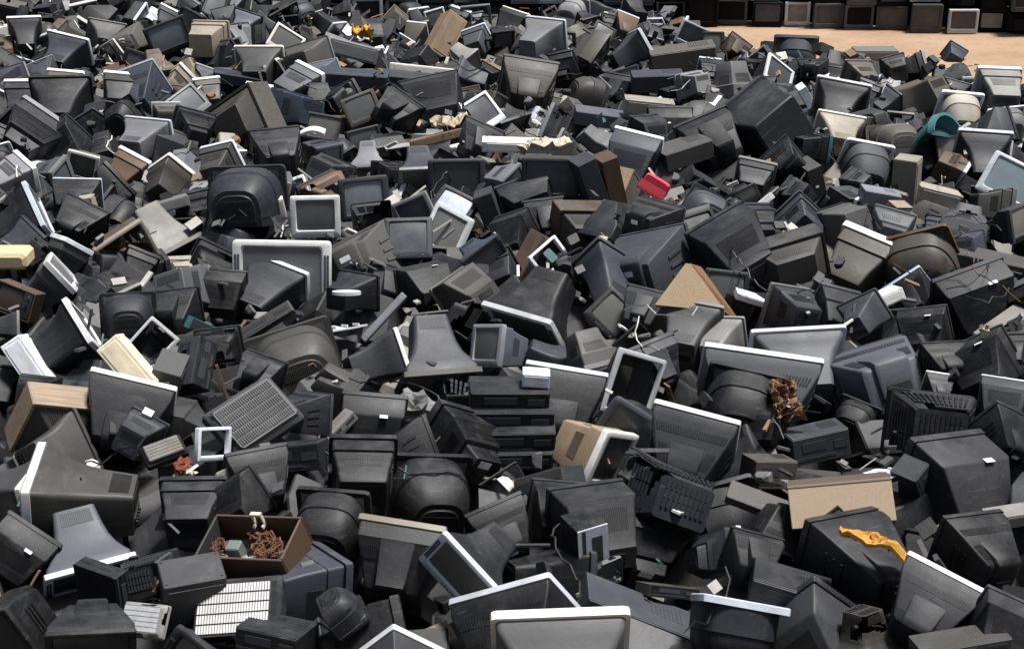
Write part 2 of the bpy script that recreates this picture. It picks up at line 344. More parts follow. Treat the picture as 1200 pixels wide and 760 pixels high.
    v = MB(); [v.ribs((s_ * .2 if s_ > 0 else -.42, -.06, .312), (.42 if s_ > 0 else -.2, -.06, .312), (.35 if s_ > 0 else -.19, .08, .188), (s_ * .19 if s_ > 0 else -.35, .08, .188), 8, 1, .006) for s_ in (1, -1)]
    st = MB(); st.box((0, .423, .05), (.16, .006, .09))
    e4 = {'neck_cover': (tn.mesh('neck_cover', 40), 'plastic', 'housing', 'h'), 'vent_grille': (v.mesh('vent_grille'), 'plastic', 'housing', 'v'), 'sticker': (st.mesh('sticker'), 'bezel', 'housing', 'W'), 'speaker_grille': ex_box['speaker_grille'], 'buttons': ex_box['buttons']}
    tv_proto('bx4', (-.40, -.315, .5, -.40, .40, .025), (-.425, .425, -.26, .345), s4, [.03, .03, .03, .03, .03], extra=e4)
    # --- computer monitor: nearly square, deep, thick bezel, swivel foot
    sm = J([(-.38, .455, -.425, .425), (-.12, .445, -.42, .415), (-.10, .43, -.41, .40), (.22, .355, -.37, .31), (.46, .33, -.34, .27), (.48, .31, -.33, .25)])
    rm = [.04] * 6
    v = MB(); v.ribs(*top_quad(sm[2], sm[3], -.7, .7), 24, 2, .006); v.ribs(*back_quad(sm[5], (-.8, .8), .02, .2), 18, 1, .006); [v.ribs(*side_quad(sm[2], sm[3], s_), 14, 1, .006) for s_ in (1, -1)]
    ft = MB(); n_ = 16
    ft.loft([[(r_ * math.cos(2 * math.pi * i / n_), -.05 + r_ * math.sin(2 * math.pi * i / n_), z) for i in range(n_)] for r_, z in ((.16, -.41), (.18, -.46), (.30, -.50), (.31, -.535))], True, True)
    bp = MB(); bp.box((0, .482, -.2), (.4, .016, .14)); bp.box((.1, .492, -.2), (.1, .014, .05))
    bt = MB(); [bt.box((-.14 + .07 * i, -.503, -.40), (.045, .012, .025)) for i in range(4)]; bt.box((.3, -.503, -.40), (.05, .016, .04))
    ex = {'vent_grille': (v.mesh('vent_grille'), 'plastic', 'housing', 'v'), 'foot': (ft.mesh('foot', 40), 'plastic', None, 'h'),
          'jack_panel': (bp.mesh('jack_panel'), 'plastic', 'housing', 'D'), 'buttons': (bt.mesh('buttons'), 'bezel', 'bezel', 'D')}
    tv_proto('mon', (-.50, -.375, .5, -.46, .46, .04), (-.395, .395, -.31, .38), sm, rm, extra=ex, rec=.045)
    # --- veneered cabinet set with side control panel
    m = MB(); m.loft([ring(.12, -.5, .5, -.36, .36, .012, 2), ring(-.29, -.5, .5, -.36, .36, .012, 2), ring(-.30, -.49, .49, -.35, .35, .012, 2), ring(-.30, -.465, .465, -.325, .325, .01, 2), ring(-.27, -.465, .465, -.325, .325, .01, 2), ring(.12, -.465, .465, -.325, .325, .01, 2)], close=True)
    cab = m.mesh('cabinet')
    fr = bezel_mesh(-.285, -.20, .463, -.323, .323, -.43, .20, -.27, .27, r=.01, rec=.03)
    cp = MB(); cp.box((.335, -.29, .12), (.20, .02, .36)); [cp.loft([[(.335 + .045 * math.cos(2 * math.pi * i / 12), y, zz + .045 * math.sin(2 * math.pi * i / 12)) for i in range(12)] for y in (-.295, -.335)], False, True) for zz in (.2, .06)]
    sg = MB(); sg.ribs((.235, -.287, -.28), (.435, -.287, -.28), (.435, -.287, -.09), (.235, -.287, -.09), 1, 9, .012, .95, .5)
    sw = [(.105, .455, -.315, .315), (.12, .44, -.31, .30), (.26, .30, -.28, .17), (.30, .27, -.27, .14)]
    v = MB(); v.ribs(*top_quad(sw[1], sw[2]), 24, 1, .005)
    PROTO['wod'] = {'cabinet': (cab, 'wood', None, 'h'), 'bezel': (fr, 'bezel', None, 'b'), 'screen': (screen_mesh(-.25, -.43, .20, -.27, .27), 'screen', None, 's'),
        'control_panel': (cp.mesh('control_panel', 40), 'bezel', 'bezel', 'D'), 'speaker_grille': (sg.mesh('speaker_grille'), 'bezel', 'bezel', 'D'),
        'back_cover': (housing_mesh(sw, [.02] * 4), 'plastic', None, 'O'), 'vent_grille': (v.mesh('vent_grille'), 'plastic', 'back_cover', 'O')}
    # --- gutted casings (no tube): bezel and hollow back
    for k_, src, secs, rs, bz, op in (('hbox', 'box', sb, rb, (-.40, -.29, .5, -.40, .40, .03), (-.44, .44, -.33, .355)), ('hflr', 'flr', sf, rf, (-.42, -.345, .5, -.375, .375, .035), (-.435, .435, -.30, .335)),
                                     ('hdom', 'dom', sdm, rdm, (-.35, -.27, .5, -.39, .39, .06), (-.43, .43, -.31, .34)), ('hmon', 'mon', sm, rm, (-.50, -.375, .5, -.46, .46, .04), (-.41, .41, -.34, .39))):
        e = {q: PROTO[src][q] for q in ('vent_grille', 'jack_panel') if q in PROTO[src]}
        tv_proto(k_, bz, op, secs, rs, screen=False, hollow=True, extra=e, smooth=45)
    # --- bare front frame
    PROTO['frm'] = {'bezel': (bezel_mesh(-.06, .06, .5, -.39, .39, -.42, .42, -.29, .33, r=.03, rec=.05), 'bezel', None, 'b')}
    # --- detached back cover with a large slotted grille
    sc = [(-.25, .5, -.38, .38), (-.10, .49, -.375, .37), (-.09, .47, -.36, .35), (.16, .33, -.30, .24), (.25, .30, -.28, .20)]
    v = MB(); v.ribs(*top_quad(sc[2], sc[3], -.88, .88, .06, .94), 12, 3, .016, .55, .86); v.ribs(*back_quad(sc[4], (-.85, .85), -.16, .16), 9, 3, .012); [v.ribs(*side_quad(sc[2], sc[3], s_, .08, .92, .12, .9), 6, 3, .014) for s_ in (1, -1)]
    PROTO['cov'] = {'housing': (housing_mesh(sc, [.03] * 5, True), 'plastic', None, 'h'), 'vent_grille': (v.mesh('vent_grille'), 'plastic', 'housing', 'g')}
    # --- shallow gridded back panel
    sg_ = [(-.11, .5, -.36, .36), (.0, .49, -.35, .35), (.05, .45, -.31, .31), (.11, .42, -.28, .28)]
    v = MB(); v.ribs(*back_quad(sg_[3], (-.95, .95), -.26, .26), 26, 5, .012, .62, .84)
    PROTO['grl'] = {'housing': (housing_mesh(sg_, [.03] * 4, True), 'plastic', None, 'h'), 'vent_grille': (v.mesh('vent_grille'), 'plastic', 'housing', 'g')}
    # --- flat box: video recorder / disc player
    a = MB(); a.bbox(-.5, .5, -.34, .35, -.5, .5, .012)
    f_ = MB(); f_.bbox(-.49, .49, -.37, -.335, -.47, .47, .01)
    d = MB(); d.box((-.12, -.372, .12), (.42, .012, .32)); d.box((.33, -.372, .05), (.22, .014, .3)); d.box((-.12, -.372, -.28), (.7, .012, .1))
    v = MB(); v.ribs((.1, -.1, .501), (.42, -.1, .501), (.42, .28, .501), (.1, .28, .501), 8, 2, .02)
    PROTO['slb'] = {'casing': (a.mesh('casing'), 'plastic', None, 'h'), 'front_panel': (f_.mesh('front_panel'), 'bezel', 'casing', 'b'), 'tray_door': (d.mesh('tray_door'), 'bezel', 'front_panel', 'D'), 'vent_grille': (v.mesh('vent_grille'), 'plastic', 'casing', 'h')}
    # --- plain moulded slab with a shallow recessed face and corner screws
    a = MB(); a.bbox(-.5, .5, -.35, .35, -.5, .5, .02)
    f_ = MB(); f_.bbox(-.44, .44, -.365, -.34, -.36, .36, .01); s_c = MB(); [s_c.box((x, y, .505), (.03, .03, .03)) for x in (-.44, .44) for y in (-.28, .28)]
    PROTO['pnl'] = {'casing': (a.mesh('casing'), 'bezel', None, 'h'), 'side_panel': (f_.mesh('side_panel'), 'bezel', 'casing', 'h'), 'screws': (s_c.mesh('screws'), 'bezel', 'casing', 'D')}
    # --- loose plastic board, slightly bent with a stiffening rim
    a = MB(); n_ = 6
    top = [[(-.5 + i / n_, -.5 + j / n_, .10 * math.sin(i * .9 + .4) * (j / n_) + .05 * (i / n_) ** 2) for i in range(n_ + 1)] for j in range(n_ + 1)]
    for sgn in (0, 1):
        b0 = len(a.v)
        for row in top: a.v += [(x, y, z - .05 * sgn) for x, y, z in row]
        for j in range(n_):
            for i in range(n_): q = b0 + j * (n_ + 1) + i; a.f.append((q, q + 1, q + n_ + 2, q + n_ + 1))
    N1 = (n_ + 1) ** 2
    edge = [i for i in range(n_ + 1)] + [j * (n_ + 1) + n_ for j in range(1, n_ + 1)] + [n_ * (n_ + 1) + i for i in range(n_ - 1, -1, -1)] + [j * (n_ + 1) for j in range(n_ - 1, 0, -1)]
    for i, q in enumerate(edge): q2 = edge[(i + 1) % len(edge)]; a.f.append((q, q2, q2 + N1, q + N1))
    rb_ = MB(); [rb_.box((-.3 + .3 * i, 0, .06), (.03, .8, .07)) for i in range(3)]
    PROTO['brd'] = {'panel': (a.mesh('panel', 40), 'plastic', None, 'h'), 'stiffening_rib': (rb_.mesh('stiffening_rib'), 'plastic', 'panel', 'h')}
def fragment_proto():
    a = MB()
    prof = [(-.5, .0), (-.2, .06), (.05, .07), (.12, .03), (.16, -.12), (.17, -.34)]
    L_ = [-.5, -.2, .12, .5]
    for s_ in (0, 1):
        for i, yy in enumerate(L_):
            cut = (1, .92, 1.05, .8)[i]
            a.v += [(x * cut + .015 * s_ * (z < 0), yy, z * (1 if i != 3 else .85) - .02 * s_) for x, z in prof]
    n_ = len(prof); N_ = n_ * len(L_)
    for s_ in (0, 1):
        for j in range(len(L_) - 1):
            for i in range(n_ - 1): q = s_ * N_ + j * n_ + i; a.f.append((q, q + 1, q + n_ + 1, q + n_))
    ed = list(range(n_)) + [j * n_ + n_ - 1 for j in range(1, len(L_))] + [(len(L_) - 1) * n_ + i for i in range(n_ - 2, -1, -1)] + [j * n_ for j in range(len(L_) - 2, 0, -1)]
    for i, q in enumerate(ed): q2 = ed[(i + 1) % len(ed)]; a.f.append((q, q2, q2 + N_, q + N_))
    r_ = MB(); [r_.box((-.12, -.3 + .3 * i, .02), (.5, .02, .08)) for i in range(3)]
    PROTO['shd'] = {'panel': (a.mesh('panel', 25), 'plastic', None, 'h'), 'stiffening_rib': (r_.mesh('stiffening_rib'), 'plastic', 'panel', 'h')}
def board_proto():
    a = MB(); a.box((0, 0, 0), (1, .7, .02))
    c = MB(); r_ = random.Random(3)
    for _ in range(16): h_ = r_.uniform(.04, .16); c.box((r_.uniform(-.44, .44), r_.uniform(-.3, .3), h_ / 2 + .01), (r_.uniform(.03, .14), r_.uniform(.03, .12), h_))
    t_ = MB(); t_.bbox(.12, .36, -.22, .02, .01, .24, .02)
    PROTO['pcb'] = {'board': (a.mesh('board'), 'plastic', None, 'h'), 'components': (c.mesh('components'), 'bezel', 'board', 'D'), 'transformer': (t_.mesh('transformer'), 'rough', 'board', 'N')}
fragment_proto(); board_proto()
VARIANTS = []
for VAR in range(5): build_protos(); VARIANTS.append(dict(PROTO))
for k_ in ('box', 'mon', 'flr'): PROTO['w' + k_] = {q: (PROTO[k_][q][0].copy(), 'matte', *PROTO[k_][q][2:]) for q in ('bezel', 'screen', 'housing')}
NAME = {'box': 'television', 'flr': 'television', 'dom': 'television', 'mon': 'computer_monitor', 'wod': 'cabinet_television', 'hbox': 'gutted_casing', 'hflr': 'gutted_casing',
        'hdom': 'gutted_casing', 'hmon': 'gutted_casing', 'frm': 'front_frame', 'cov': 'back_cover', 'grl': 'grille_panel', 'slb': 'video_recorder', 'brd': 'plastic_board', 'shd': 'casing_fragment', 'pcb': 'circuit_board', 'pnl': 'plastic_slab', 'bx2': 'television', 'hod': 'television', 'bx4': 'television'}
CAT = {'television': 'television', 'computer_monitor': 'monitor', 'cabinet_television': 'television', 'gutted_casing': 'empty casing', 'front_frame': 'frame', 'back_cover': 'back cover',
       'grille_panel': 'grille panel', 'video_recorder': 'video recorder', 'plastic_board': 'plastic board', 'casing_fragment': 'fragment', 'circuit_board': 'circuit board', 'plastic_slab': 'plastic slab'}
GROUP = {'television': 'televisions dumped on the heap', 'computer_monitor': 'monitors dumped on the heap', 'cabinet_television': 'wooden cabinet televisions on the heap', 'gutted_casing': 'gutted casings on the heap',
         'front_frame': 'bare front frames on the heap', 'back_cover': 'detached back covers on the heap', 'grille_panel': 'grille panels on the heap', 'video_recorder': 'video recorders on the heap', 'plastic_board': 'loose plastic boards on the heap', 'casing_fragment': 'broken casing fragments on the heap', 'circuit_board': 'bare circuit boards on the heap', 'plastic_slab': 'plain plastic slabs on the heap'}
SCREEN = [(.10, .105, .11), (.07, .075, .078), (.13, .135, .138), (.05, .055, .058)]

# ------------------------------------------------------------------ the heap's surface and pixel-to-place
def heap_h(x, y):
    h = 1.0 + .14 * math.sin(x * .9 + .5) * math.sin(y * .55) + .09 * math.sin(x * 2.1 + y * 1.3) + .06 * math.sin(x * 4.3 - y * 3.1)
    d_ = min(1, max(0, (y - 17) / 8)) * min(1, max(0, (x + 4.5) / 2.5)); h -= .5 * d_ * d_ * (3 - 2 * d_)
    e_ = min(1, max(0, (x - 2.9) / 1.0)); e_ = e_ * e_ * (3 - 2 * e_)
    edge = (30.5 * (1 - e_) + (26.0 - max(0, x - 2.4) * .66) * e_) if x > -2.5 else 60.0      # the heap thins out towards the sandy strip at the back right
    t = min(1, max(0, (edge - y) / 2.8)); t = t * t * (3 - 2 * t)
    return .06 + (h - .06) * t
CP, SP = math.cos(PITCH), math.sin(PITCH)
def ray(px, py):
    u = (px - 600) / FPX; v = (380 - py) / FPX
    return Vector((u, CP + v * SP, -SP + v * CP))      # scaled so that depth along the axis is 1
def at(px, py, lift=0.0, ground=False):
    d = ray(px, py); h = 0.0 if ground else 1.0
    for _ in range(8):
        t = (CAM_H - h - lift) / max(.02, -d.z); p = Vector((0, 0, CAM_H)) + d * t
        if not ground: h = h * .4 + heap_h(p.x, p.y) * .6
    return p, t
def orient(az, el, sp): return Matrix.Rotation(R(az), 4, 'Z') @ Matrix.Rotation(R(-el), 4, 'X') @ Matrix.Rotation(R(sp), 4, 'Y')

THINGS = []   # (object, kind key, hand-written label or None, px, py, size px, az, el, spin, colour keys)
def spawn(key, pos, size, az, el, sp, hc, bc, detail=2, dims=None, label=None, gcol=None, landmark=None, sy=1.0, screen=None, name=None, group=None, cat=None, depth=None, pick=True):
    """one thing: an Empty that carries copies of its prototype's parts"""
    if key == 'box' and pick: key = rng.choice(('box', 'bx2', 'bx2', 'hod', 'hod', 'bx4'))
    nm = name or NAME[key]
    root = bpy.data.objects.new(nm, None); C.objects.link(root)
    sc = dims if dims else (size, size * sy * rng.uniform(.82, 1.12), size * (rng.uniform(.88, 1.08) if group is None else 1))
    novent = key in ('box', 'flr', 'dom', 'mon', 'bx2', 'hod', 'bx4') and rng.random() < .2
    root.matrix_world = Matrix.Translation(pos) @ orient(az, el, sp) @ Matrix.Diagonal((*sc, 1))
    made = {}; fade = rng.uniform(.55, 1.2); tint = max(-.08, min(.1, rng.gauss(0, .045)))
    scol = screen or rng.choice(SCREEN)
    for pn, (me, mat, par, role) in rng.choice(VARIANTS).get(key, PROTO[key]).items():
        if detail < 2 and pn in ('buttons', 'sticker', 'jack_panel', 'tray_door', 'speaker_grille', 'foot'): continue
        if detail < 1 and pn in ('vent_grille', 'stiffening_rib', 'side_rib'): continue
        if novent and pn == 'vent_grille': continue
        if pn == 'sticker' and rng.random() < .6: continue
        if pn == 'foot' and rng.random() < .45: continue
        o = bpy.data.objects.new(pn, me); C.objects.link(o)
        if not me.materials: me.materials.append(M[mat])
        o.parent = made.get(par, root) if par else root
        made[pn] = o
        if pn in ('vent_grille', 'speaker_grille', 'buttons', 'tray_door', 'stiffening_rib', 'components', 'screws', 'side_rib'): o['kind'] = 'stuff'
        if role == 'h': c = COL[hc]
        elif role == 'v': c = tuple(q * .55 for q in COL[hc])
        elif role == 'b': c = COL[bc]
        elif role == 's': c = scol
        elif role == 'g': c = COL[gcol or hc]
        else: c = COL[role]
        j = fade if role in 'hbgv' else 1
        if c[1] > .4: j = max(j, 1.05)
        o.color = (c[0] * j * (1 + tint), c[1] * j * (1 + tint * .3), c[2] * j * (1 - tint), 1)
    root['kind'] = 'thing'; root['category'] = cat or CAT[nm]; root['group'] = group or GROUP[nm]
    THINGS.append(dict(o=root, key=key, nm=nm, label=label, landmark=landmark, az=az, el=el, sp=sp, hc=hc, bc=bc, size=size, dims=dims, gcol=gcol, depth=depth))
    return root
def put(key, px, py, wpx, az, el, sp, hc, bc=None, lift=0.0, **k):
    """place a thing so that its middle lies on the heap where the photograph shows it; wpx is its width in photo pixels"""
    p, t = at(px, py, lift); size = wpx * t / FPX
    if 'dims' in k: k['dims'] = tuple(q * t / FPX for q in k['dims'])
    det = 2 if py > 250 else (1 if py > 60 else 0)
    return spawn(key, p, size, az, el, sp, hc, bc or hc, detail=det, **k)
# ------------------------------------------------------------------ setting: ground
def ground():
    m = MB(); n = 60; L = 120.0
    for j in range(n + 1):
        for i in range(n + 1):
            x = -L / 2 + L * i / n; y = -30 + L * j / n
            m.v.append((x, y, .03 * noise.noise((x * .5, y * .5, 0))))
    for j in range(n):
        for i in range(n): b = j * (n + 1) + i; m.f.append((b, b + 1, b + n + 2, b + n + 1))
    o = bpy.data.objects.new('sandy_ground', m.mesh('sandy_ground', 80)); o.data.materials.append(M['sand']); C.objects.link(o)
    o['kind'] = 'structure'; o['label'] = 'bare orange brown sandy ground behind the heap'; o['category'] = 'ground'
    return o
ground()

# ------------------------------------------------------------------ the things one can tell apart, placed where they lie
T = [
# ---- nearest band
('flr', 96, 640, 112, 28, -42, -4, 'G', 'W', dict(label='grey flared television with white front edge turned down, above the black sets at the lower left', landmark='the grey flared set at the lower left')),
('box', 108, 742, 120, 12, 0, 0, 'K', 'K', dict(screen=(.015,.015,.017))),
('box', 14, 728, 110, -12, 0, 2, 'K', 'C', dict(screen=(.015,.015,.017))),
('slb', 121, 700, 80, 60, 0, 88, 'K', 'K', dict(dims=(85, 90, 20))),
('cov', 172, 678, 88, 160, -32, 12, 'C', 'C', dict(gcol='D', sy=1.1)),
('grl', 168, 726, 70, 160, -50, 10, 'L', 'L', dict(gcol='S')),
('grl', 278, 716, 118, 162, -48, 14, 'D', 'D', dict(gcol='W', label='dark grille panel with pale slotted face at the bottom left', landmark='the pale slotted grille panel')),
('pnl', 226, 690, 90, 20, -8, 0, 'D', 'D', dict(dims=(72, 75, 60))),
('slb', 325, 745, 80, -20, 10, 0, 'C', 'C', dict(dims=(80, 80, 30))),
('mon', 352, 690, 104, 128, -8, 184, 'D', 'D', dict(lift=-.08, label='dark grey monitor shell with back up beside the open wooden box')),
('dom', 400, 712, 70, 100, -60, 0, 'C', 'C'),
('box', 466, 662, 112, 168, 30, -6, 'D', 'B', dict(label='television seen from behind, dark housing inside a beige rim', landmark='the beige rimmed set')),
('flr', 562, 654, 106, -38, -12, 40, 'C', 'W', dict(screen=(.12,.11,.095), lift=.12, label='television with wide white top edge sloping down to the right near the bottom', landmark='the sloping white edged set')),
('bx2', 606, 752, 146, 176, 24, 28, 'K', 'S', dict(label='big black television from behind, thin silver rim rising to the right', landmark='the big silver rimmed black set')),
('box', 456, 812, 140, 178, 20, 16, 'D', 'S', dict()),
('flr', 660, 806, 176, 182, 24, 2, 'G', 'W', dict(label='big white rimmed grey television cut off by the bottom edge of the photo', landmark='the big white rim at the bottom edge')),
('slb', 745, 718, 130, 0, 0, 24, 'D', 'D', dict(dims=(135, 85, 24))),
('slb', 782, 692, 60, 30, 20, 20, 'P', 'K', dict(dims=(70, 45, 14))),
('dom', 862, 742, 112, 162, 56, -20, 'C', 'S', dict(label='charcoal dome backed television with a thin pale edge at the bottom', landmark='the dome backed set at the bottom')),
('slb', 925, 690, 92, -12, 0, 12, 'C', 'D', dict(dims=(92, 75, 30), label='charcoal video recorder with a broken corner in front of the yellow foam')),
('box', 1012, 662, 128, 212, 4, -8, 'C', 'C', dict(label='large charcoal television with its back to the lower right under yellow foam', landmark='the large set under the yellow foam')),
('bx2', 1088, 716, 108, 142, 18, -14, 'C', 'W', dict(label='charcoal television with bright white top edge near the lower right corner', landmark='the white topped set at the lower right')),
('box', 1150, 652, 98, 205, 8, -8, 'K', 'K', dict(label='black television with dusty grey top at the right edge below the black hood')),
('hflr', 1016, 744, 100, 20, -72, 0, 'O', 'D'),
('box', 832, 648, 84, 100, 0, 8, 'C', 'W', dict(sy=.8)),
('box', 884, 655, 80, 190, 0, -10, 'C', 'C'),
('slb', 686, 642, 80, 25, 0, 86, 'K', 'S', dict(dims=(80, 60, 42))),
('box', 700, 618, 118, 215, 6, -8, 'C', 'C', dict()),
('grl', 716, 668, 44, 40, 0, 80, 'L', 'L'),
('box', 590, 625, 88, 205, 12, -4, 'K', 'K'),
('dom', 385, 620, 96, 170, 8, 0, 'K', 'K', dict(label='black round backed television behind the open wooden box')),
('box', 1180, 740, 96, 150, 0, 0, 'K', 'C'),
('slb', 1125, 752, 110, 10, 4, -4, 'P', 'P', dict(dims=(110, 60, 14))),
('box', 20, 650, 90, 170, 0, 0, 'K', 'K'),
('mon', 225, 604, 86, 182, 6, 0, 'C', 'C', dict(label='black monitor from behind left of the open wooden box')),
# ---- second band
('wod', 76, 498, 116, 205, 24, -22, 'T', 'K', dict(sy=.9, label='tan wooden cabinet television at the left edge, dusty flat top', landmark='the tan wooden cabinet set')),
('flr', 62, 532, 96, 150, -30, 0, 'O', 'O'),
('flr', 98, 586, 124, -84, 4, 4, 'O', 'S', dict(sy=1.3, label='long olive grey television on its base, silver front turned left', landmark='the long olive grey set')),
('flr', 14, 578, 96, 82, 4, -4, 'D', 'W', dict(label='dark grey television cut off by the left edge, white front facing right')),
('bx2', 146, 494, 108, 172, 30, -18, 'C', 'W', dict(label='charcoal television with long white top edge above the tan cabinet set')),
('mon', 160, 512, 60, 200, -10, -30, 'D', 'D'),
('grl', 192, 528, 60, 190, -45, 35, 'K', 'K', dict(gcol='L')),
('grl', 298, 488, 105, 205, -52, 24, 'G', 'G', dict(gcol='D', label='grey grille panel with dark slots left of the charcoal slab', landmark='the grey ribbed grille panel')),
('frm', 250, 520, 60, 40, 20, 30, 'K', 'W'),
('slb', 342, 535, 82, -14, 14, -12, 'C', 'C', dict(dims=(84, 45, 32))),
('box', 352, 484, 78, 105, 10, 20, 'C', 'D'),
('slb', 392, 505, 60, 40, 6, -30, 'A', 'A', dict(dims=(60, 25, 12))),
('box', 436, 504, 92, 165, 25, 0, 'C', 'D'),
('mon', 425, 562, 86, 185, 6, -4, 'K', 'K', dict(label='black monitor from behind with a small white sticker left of the arched black set')),
('dom', 506, 588, 112, 196, 4, -10, 'K', 'K', dict(label='large black television with arched back in front of the stacked recorders', landmark='the arched black set')),
('box', 548, 524, 98, 215, 14, -30, 'K', 'C', dict(label='black television tipped forward with lighter top left of the stacked recorders')),
('slb', 596, 462, 92, 4, 0, 2, 'C', 'K', dict(dims=(92, 70, 26), lift=.16, label='topmost video recorder of the black stack in the middle', landmark='the stack of black recorders')),
('slb', 600, 484, 92, 2, 0, 1, 'C', 'K', dict(dims=(96, 75, 26), lift=.06, label='second video recorder from the top of the black stack in the middle')),
('slb', 604, 508, 92, 2, 0, 0, 'K', 'K', dict(dims=(92, 75, 26), label='third video recorder from the top of the black stack in the middle')),
('slb', 602, 530, 86, 3, 0, 0, 'C', 'C', dict(dims=(88, 75, 22), lift=-.1, label='lowest video recorder of the black stack in the middle')),
('mon', 690, 526, 84, 50, -10, 26, 'T', 'W', dict(label='tan monitor with white front tipped down to the right in the middle', landmark='the tan monitor with the white front')),
('slb', 640, 574, 80, -40, 20, -30, 'D', 'P', dict(dims=(88, 60, 40), label='dark slatted box leaning left in front of the tan monitor')),
('bx2', 806, 532, 110, 158, 32, -10, 'D', 'W', dict(label='television seen from behind with white rim left of the rusty wadding', landmark='the white rimmed set in the middle right')),
('cov', 786, 584, 122, 200, -24, -28, 'C', 'C', dict(gcol='C', sy=1.5, label='black slotted back cover leaning in front of the white rimmed set', landmark='the black slotted back cover')),
('hbox', 736, 448, 82, 18, 10, 112, 'O', 'S', dict(sy=.6, label='empty casing standing on edge with a thin white side, middle right')),
('dom', 868, 480, 100, 168, 14, -10, 'K', 'C', dict(label='black domed television in front of the big white frame', landmark='the black domed set')),
('bx2', 886, 466, 148, 168, 36, -7, 'G', 'W', dict(sy=.7, label='large grey television from behind with bright white rim on the right', landmark='the large white rimmed grey set')),
('flr', 940, 438, 122, 184, 16, 2, 'G', 'S', dict(label='television with silver curved top edge behind the large white rim', landmark='the silver curved top')),
('bx2', 1030, 446, 132, 190, -28, 12, 'G', 'G', dict(sy=1.1, label='grey pyramid shaped television back right of the large white rim', landmark='the grey pyramid shaped back')),
('cov', 1094, 500, 112, 184, -20, -8, 'C', 'C', dict(gcol='K', label='black gridded back cover above the black hood on the right', landmark='the black gridded cover')),
('box', 1128, 572, 118, 205, 10, -6, 'C', 'C', dict(sy=1.1, label='big black hooded television at the right with flat grey top', landmark='the big black hood on the right')),
('slb', 1072, 566, 54, 40, 0, 60, 'D', 'D', dict(dims=(60, 50, 30))),
('brd', 1052, 552, 62, 20, 20, 0, 'W', 'W', dict(dims=(66, 50, 30))),
('slb', 900, 552, 54, 20, 10, 10, 'P', 'P', dict(dims=(56, 50, 34))),
('slb', 888, 588, 66, -20, -16, 16, 'P', 'P', dict(dims=(74, 40, 12))),
('slb', 955, 518, 70, 10, 8, -8, 'D', 'D', dict(dims=(70, 60, 34))),
('dom', 1000, 492, 62, 170, 0, 0, 'K', 'C'),
('box', 1180, 515, 86, 200, 6, -20, 'C', 'C'),
('box', 1176, 470, 70, 160, 0, 0, 'D', 'S'),
('pnl', 1180, 605, 60, 0, 0, -10, 'B', 'B', dict(dims=(50, 40, 16))),
('box', 985, 636, 70, 190, 0, 0, 'K', 'K'),
('box', 890, 500, 60, 150, 0, 0, 'K', 'K'),
('box', 745, 560, 70, 150, 0, 0, 'K', 'K'),
('box', 655, 600, 80, 190, 0, 0, 'K', 'C'),
('box', 275, 590, 80, 160, 0, 0, 'K', 'K'),
('box', 305, 565, 90, 185, 10, 8, 'K', 'C'),
('box', 470, 530, 90, 170, 10, 0, 'K', 'K'),
# ---- third band
('flr', 72, 404, 92, 112, 26, 42, 'C', 'W', dict(label='charcoal television with white edge sloping down to the right, left side', landmark='the sloping white edge on the left')),
('pnl', 38, 430, 76, 0, 20, 56, 'W', 'W', dict(dims=(76, 50, 26), label='broad white slab leaning to the right at the left edge')),
('pnl', 152, 428, 70, 0, 20, 50, 'I', 'I', dict(dims=(72, 50, 30), lift=.1, label='cream slab leaning to the right among black sets on the left', landmark='the cream slab')),
('hbox', 174, 404, 62, 20, 10, -42, 'K', 'W', dict(sy=.5, label='empty black casing with white rim tilted onto its corner by the cream slab')),
('mon', 212, 338, 62, 160, -30, 24, 'G', 'L', dict(label='grey monitor with dark square vent on its upturned side, upper left')),
('dom', 150, 372, 78, 180, 10, -16, 'C', 'C'),
('box', 200, 368, 78, 175, 0, -20, 'K', 'K'),
('hbox', 140, 288, 70, 36, -4, -24, 'N', 'B', dict(label='dark brown casing with beige rim, upper left of the picture', landmark='the beige rimmed brown casing')),
('mon', 76, 302, 50, 150, 26, 40, 'O', 'W'),
('mon', 56, 334, 60, 120, 14, 20, 'G', 'S', dict()),
('wod', 24, 352, 62, 10, 0, 0, 'N', 'K', dict(screen=(.05,.03,.02))),
('flr', 22, 290, 74, 150, 20, -10, 'D', 'D'),
('flr', 4, 382, 50, 100, 0, 0, 'D', 'L'),
('flr', 310, 346, 88, 152, 14, -12, 'D', 'W', dict(label='slate television with white top edge sloping right below the big grey screen', landmark='the slate set with the white top')),
('flr', 336, 320, 120, 0, 12, 1, 'D', 'W', dict(screen=(.13,.135,.145), label='wide white framed television facing the viewer, screen grey', landmark='the wide white framed grey screen')),
('mon', 371, 250, 68, 4, 8, 0, 'B', 'W', dict(screen=(.09,.095,.1), lift=.16, label='white monitor standing upright facing the viewer, screen intact', landmark='the upright white monitor')),
('box', 420, 306, 98, 168, -20, 30, 'P', 'P', dict(label='brownish grey television with slotted back below the upright white monitor')),
('flr', 186, 272, 74, 60, -50, -20, 'L', 'L', dict(label='light grey television with a curved back, left of the domed dark set')),
('slb', 246, 388, 56, 30, 10, 34, 'E', 'U', dict(dims=(58, 25, 14))),
('brd', 196, 418, 50, 10, 20, -20, 'U', 'U', dict(dims=(50, 30, 30))),
('slb', 228, 428, 62, 60, 20, -50, 'D', 'K', dict(dims=(60, 50, 30))),
('slb', 308, 380, 80, 0, 30, -32, 'P', 'P', dict(dims=(80, 34, 14))),
('dom', 348, 426, 114, 196, -8, 12, 'O', 'O', dict(label='olive grey television with arched back left of the flared grey set', landmark='the olive arched back')),
('flr', 508, 412, 100, 14, -46, 4, 'D', 'P', dict(label='grey flared television with front edge turned down left of the stacked recorders', landmark='the flared grey set in the middle')),
('box', 502, 334, 74, 205, 0, 16, 'K', 'P', dict()),
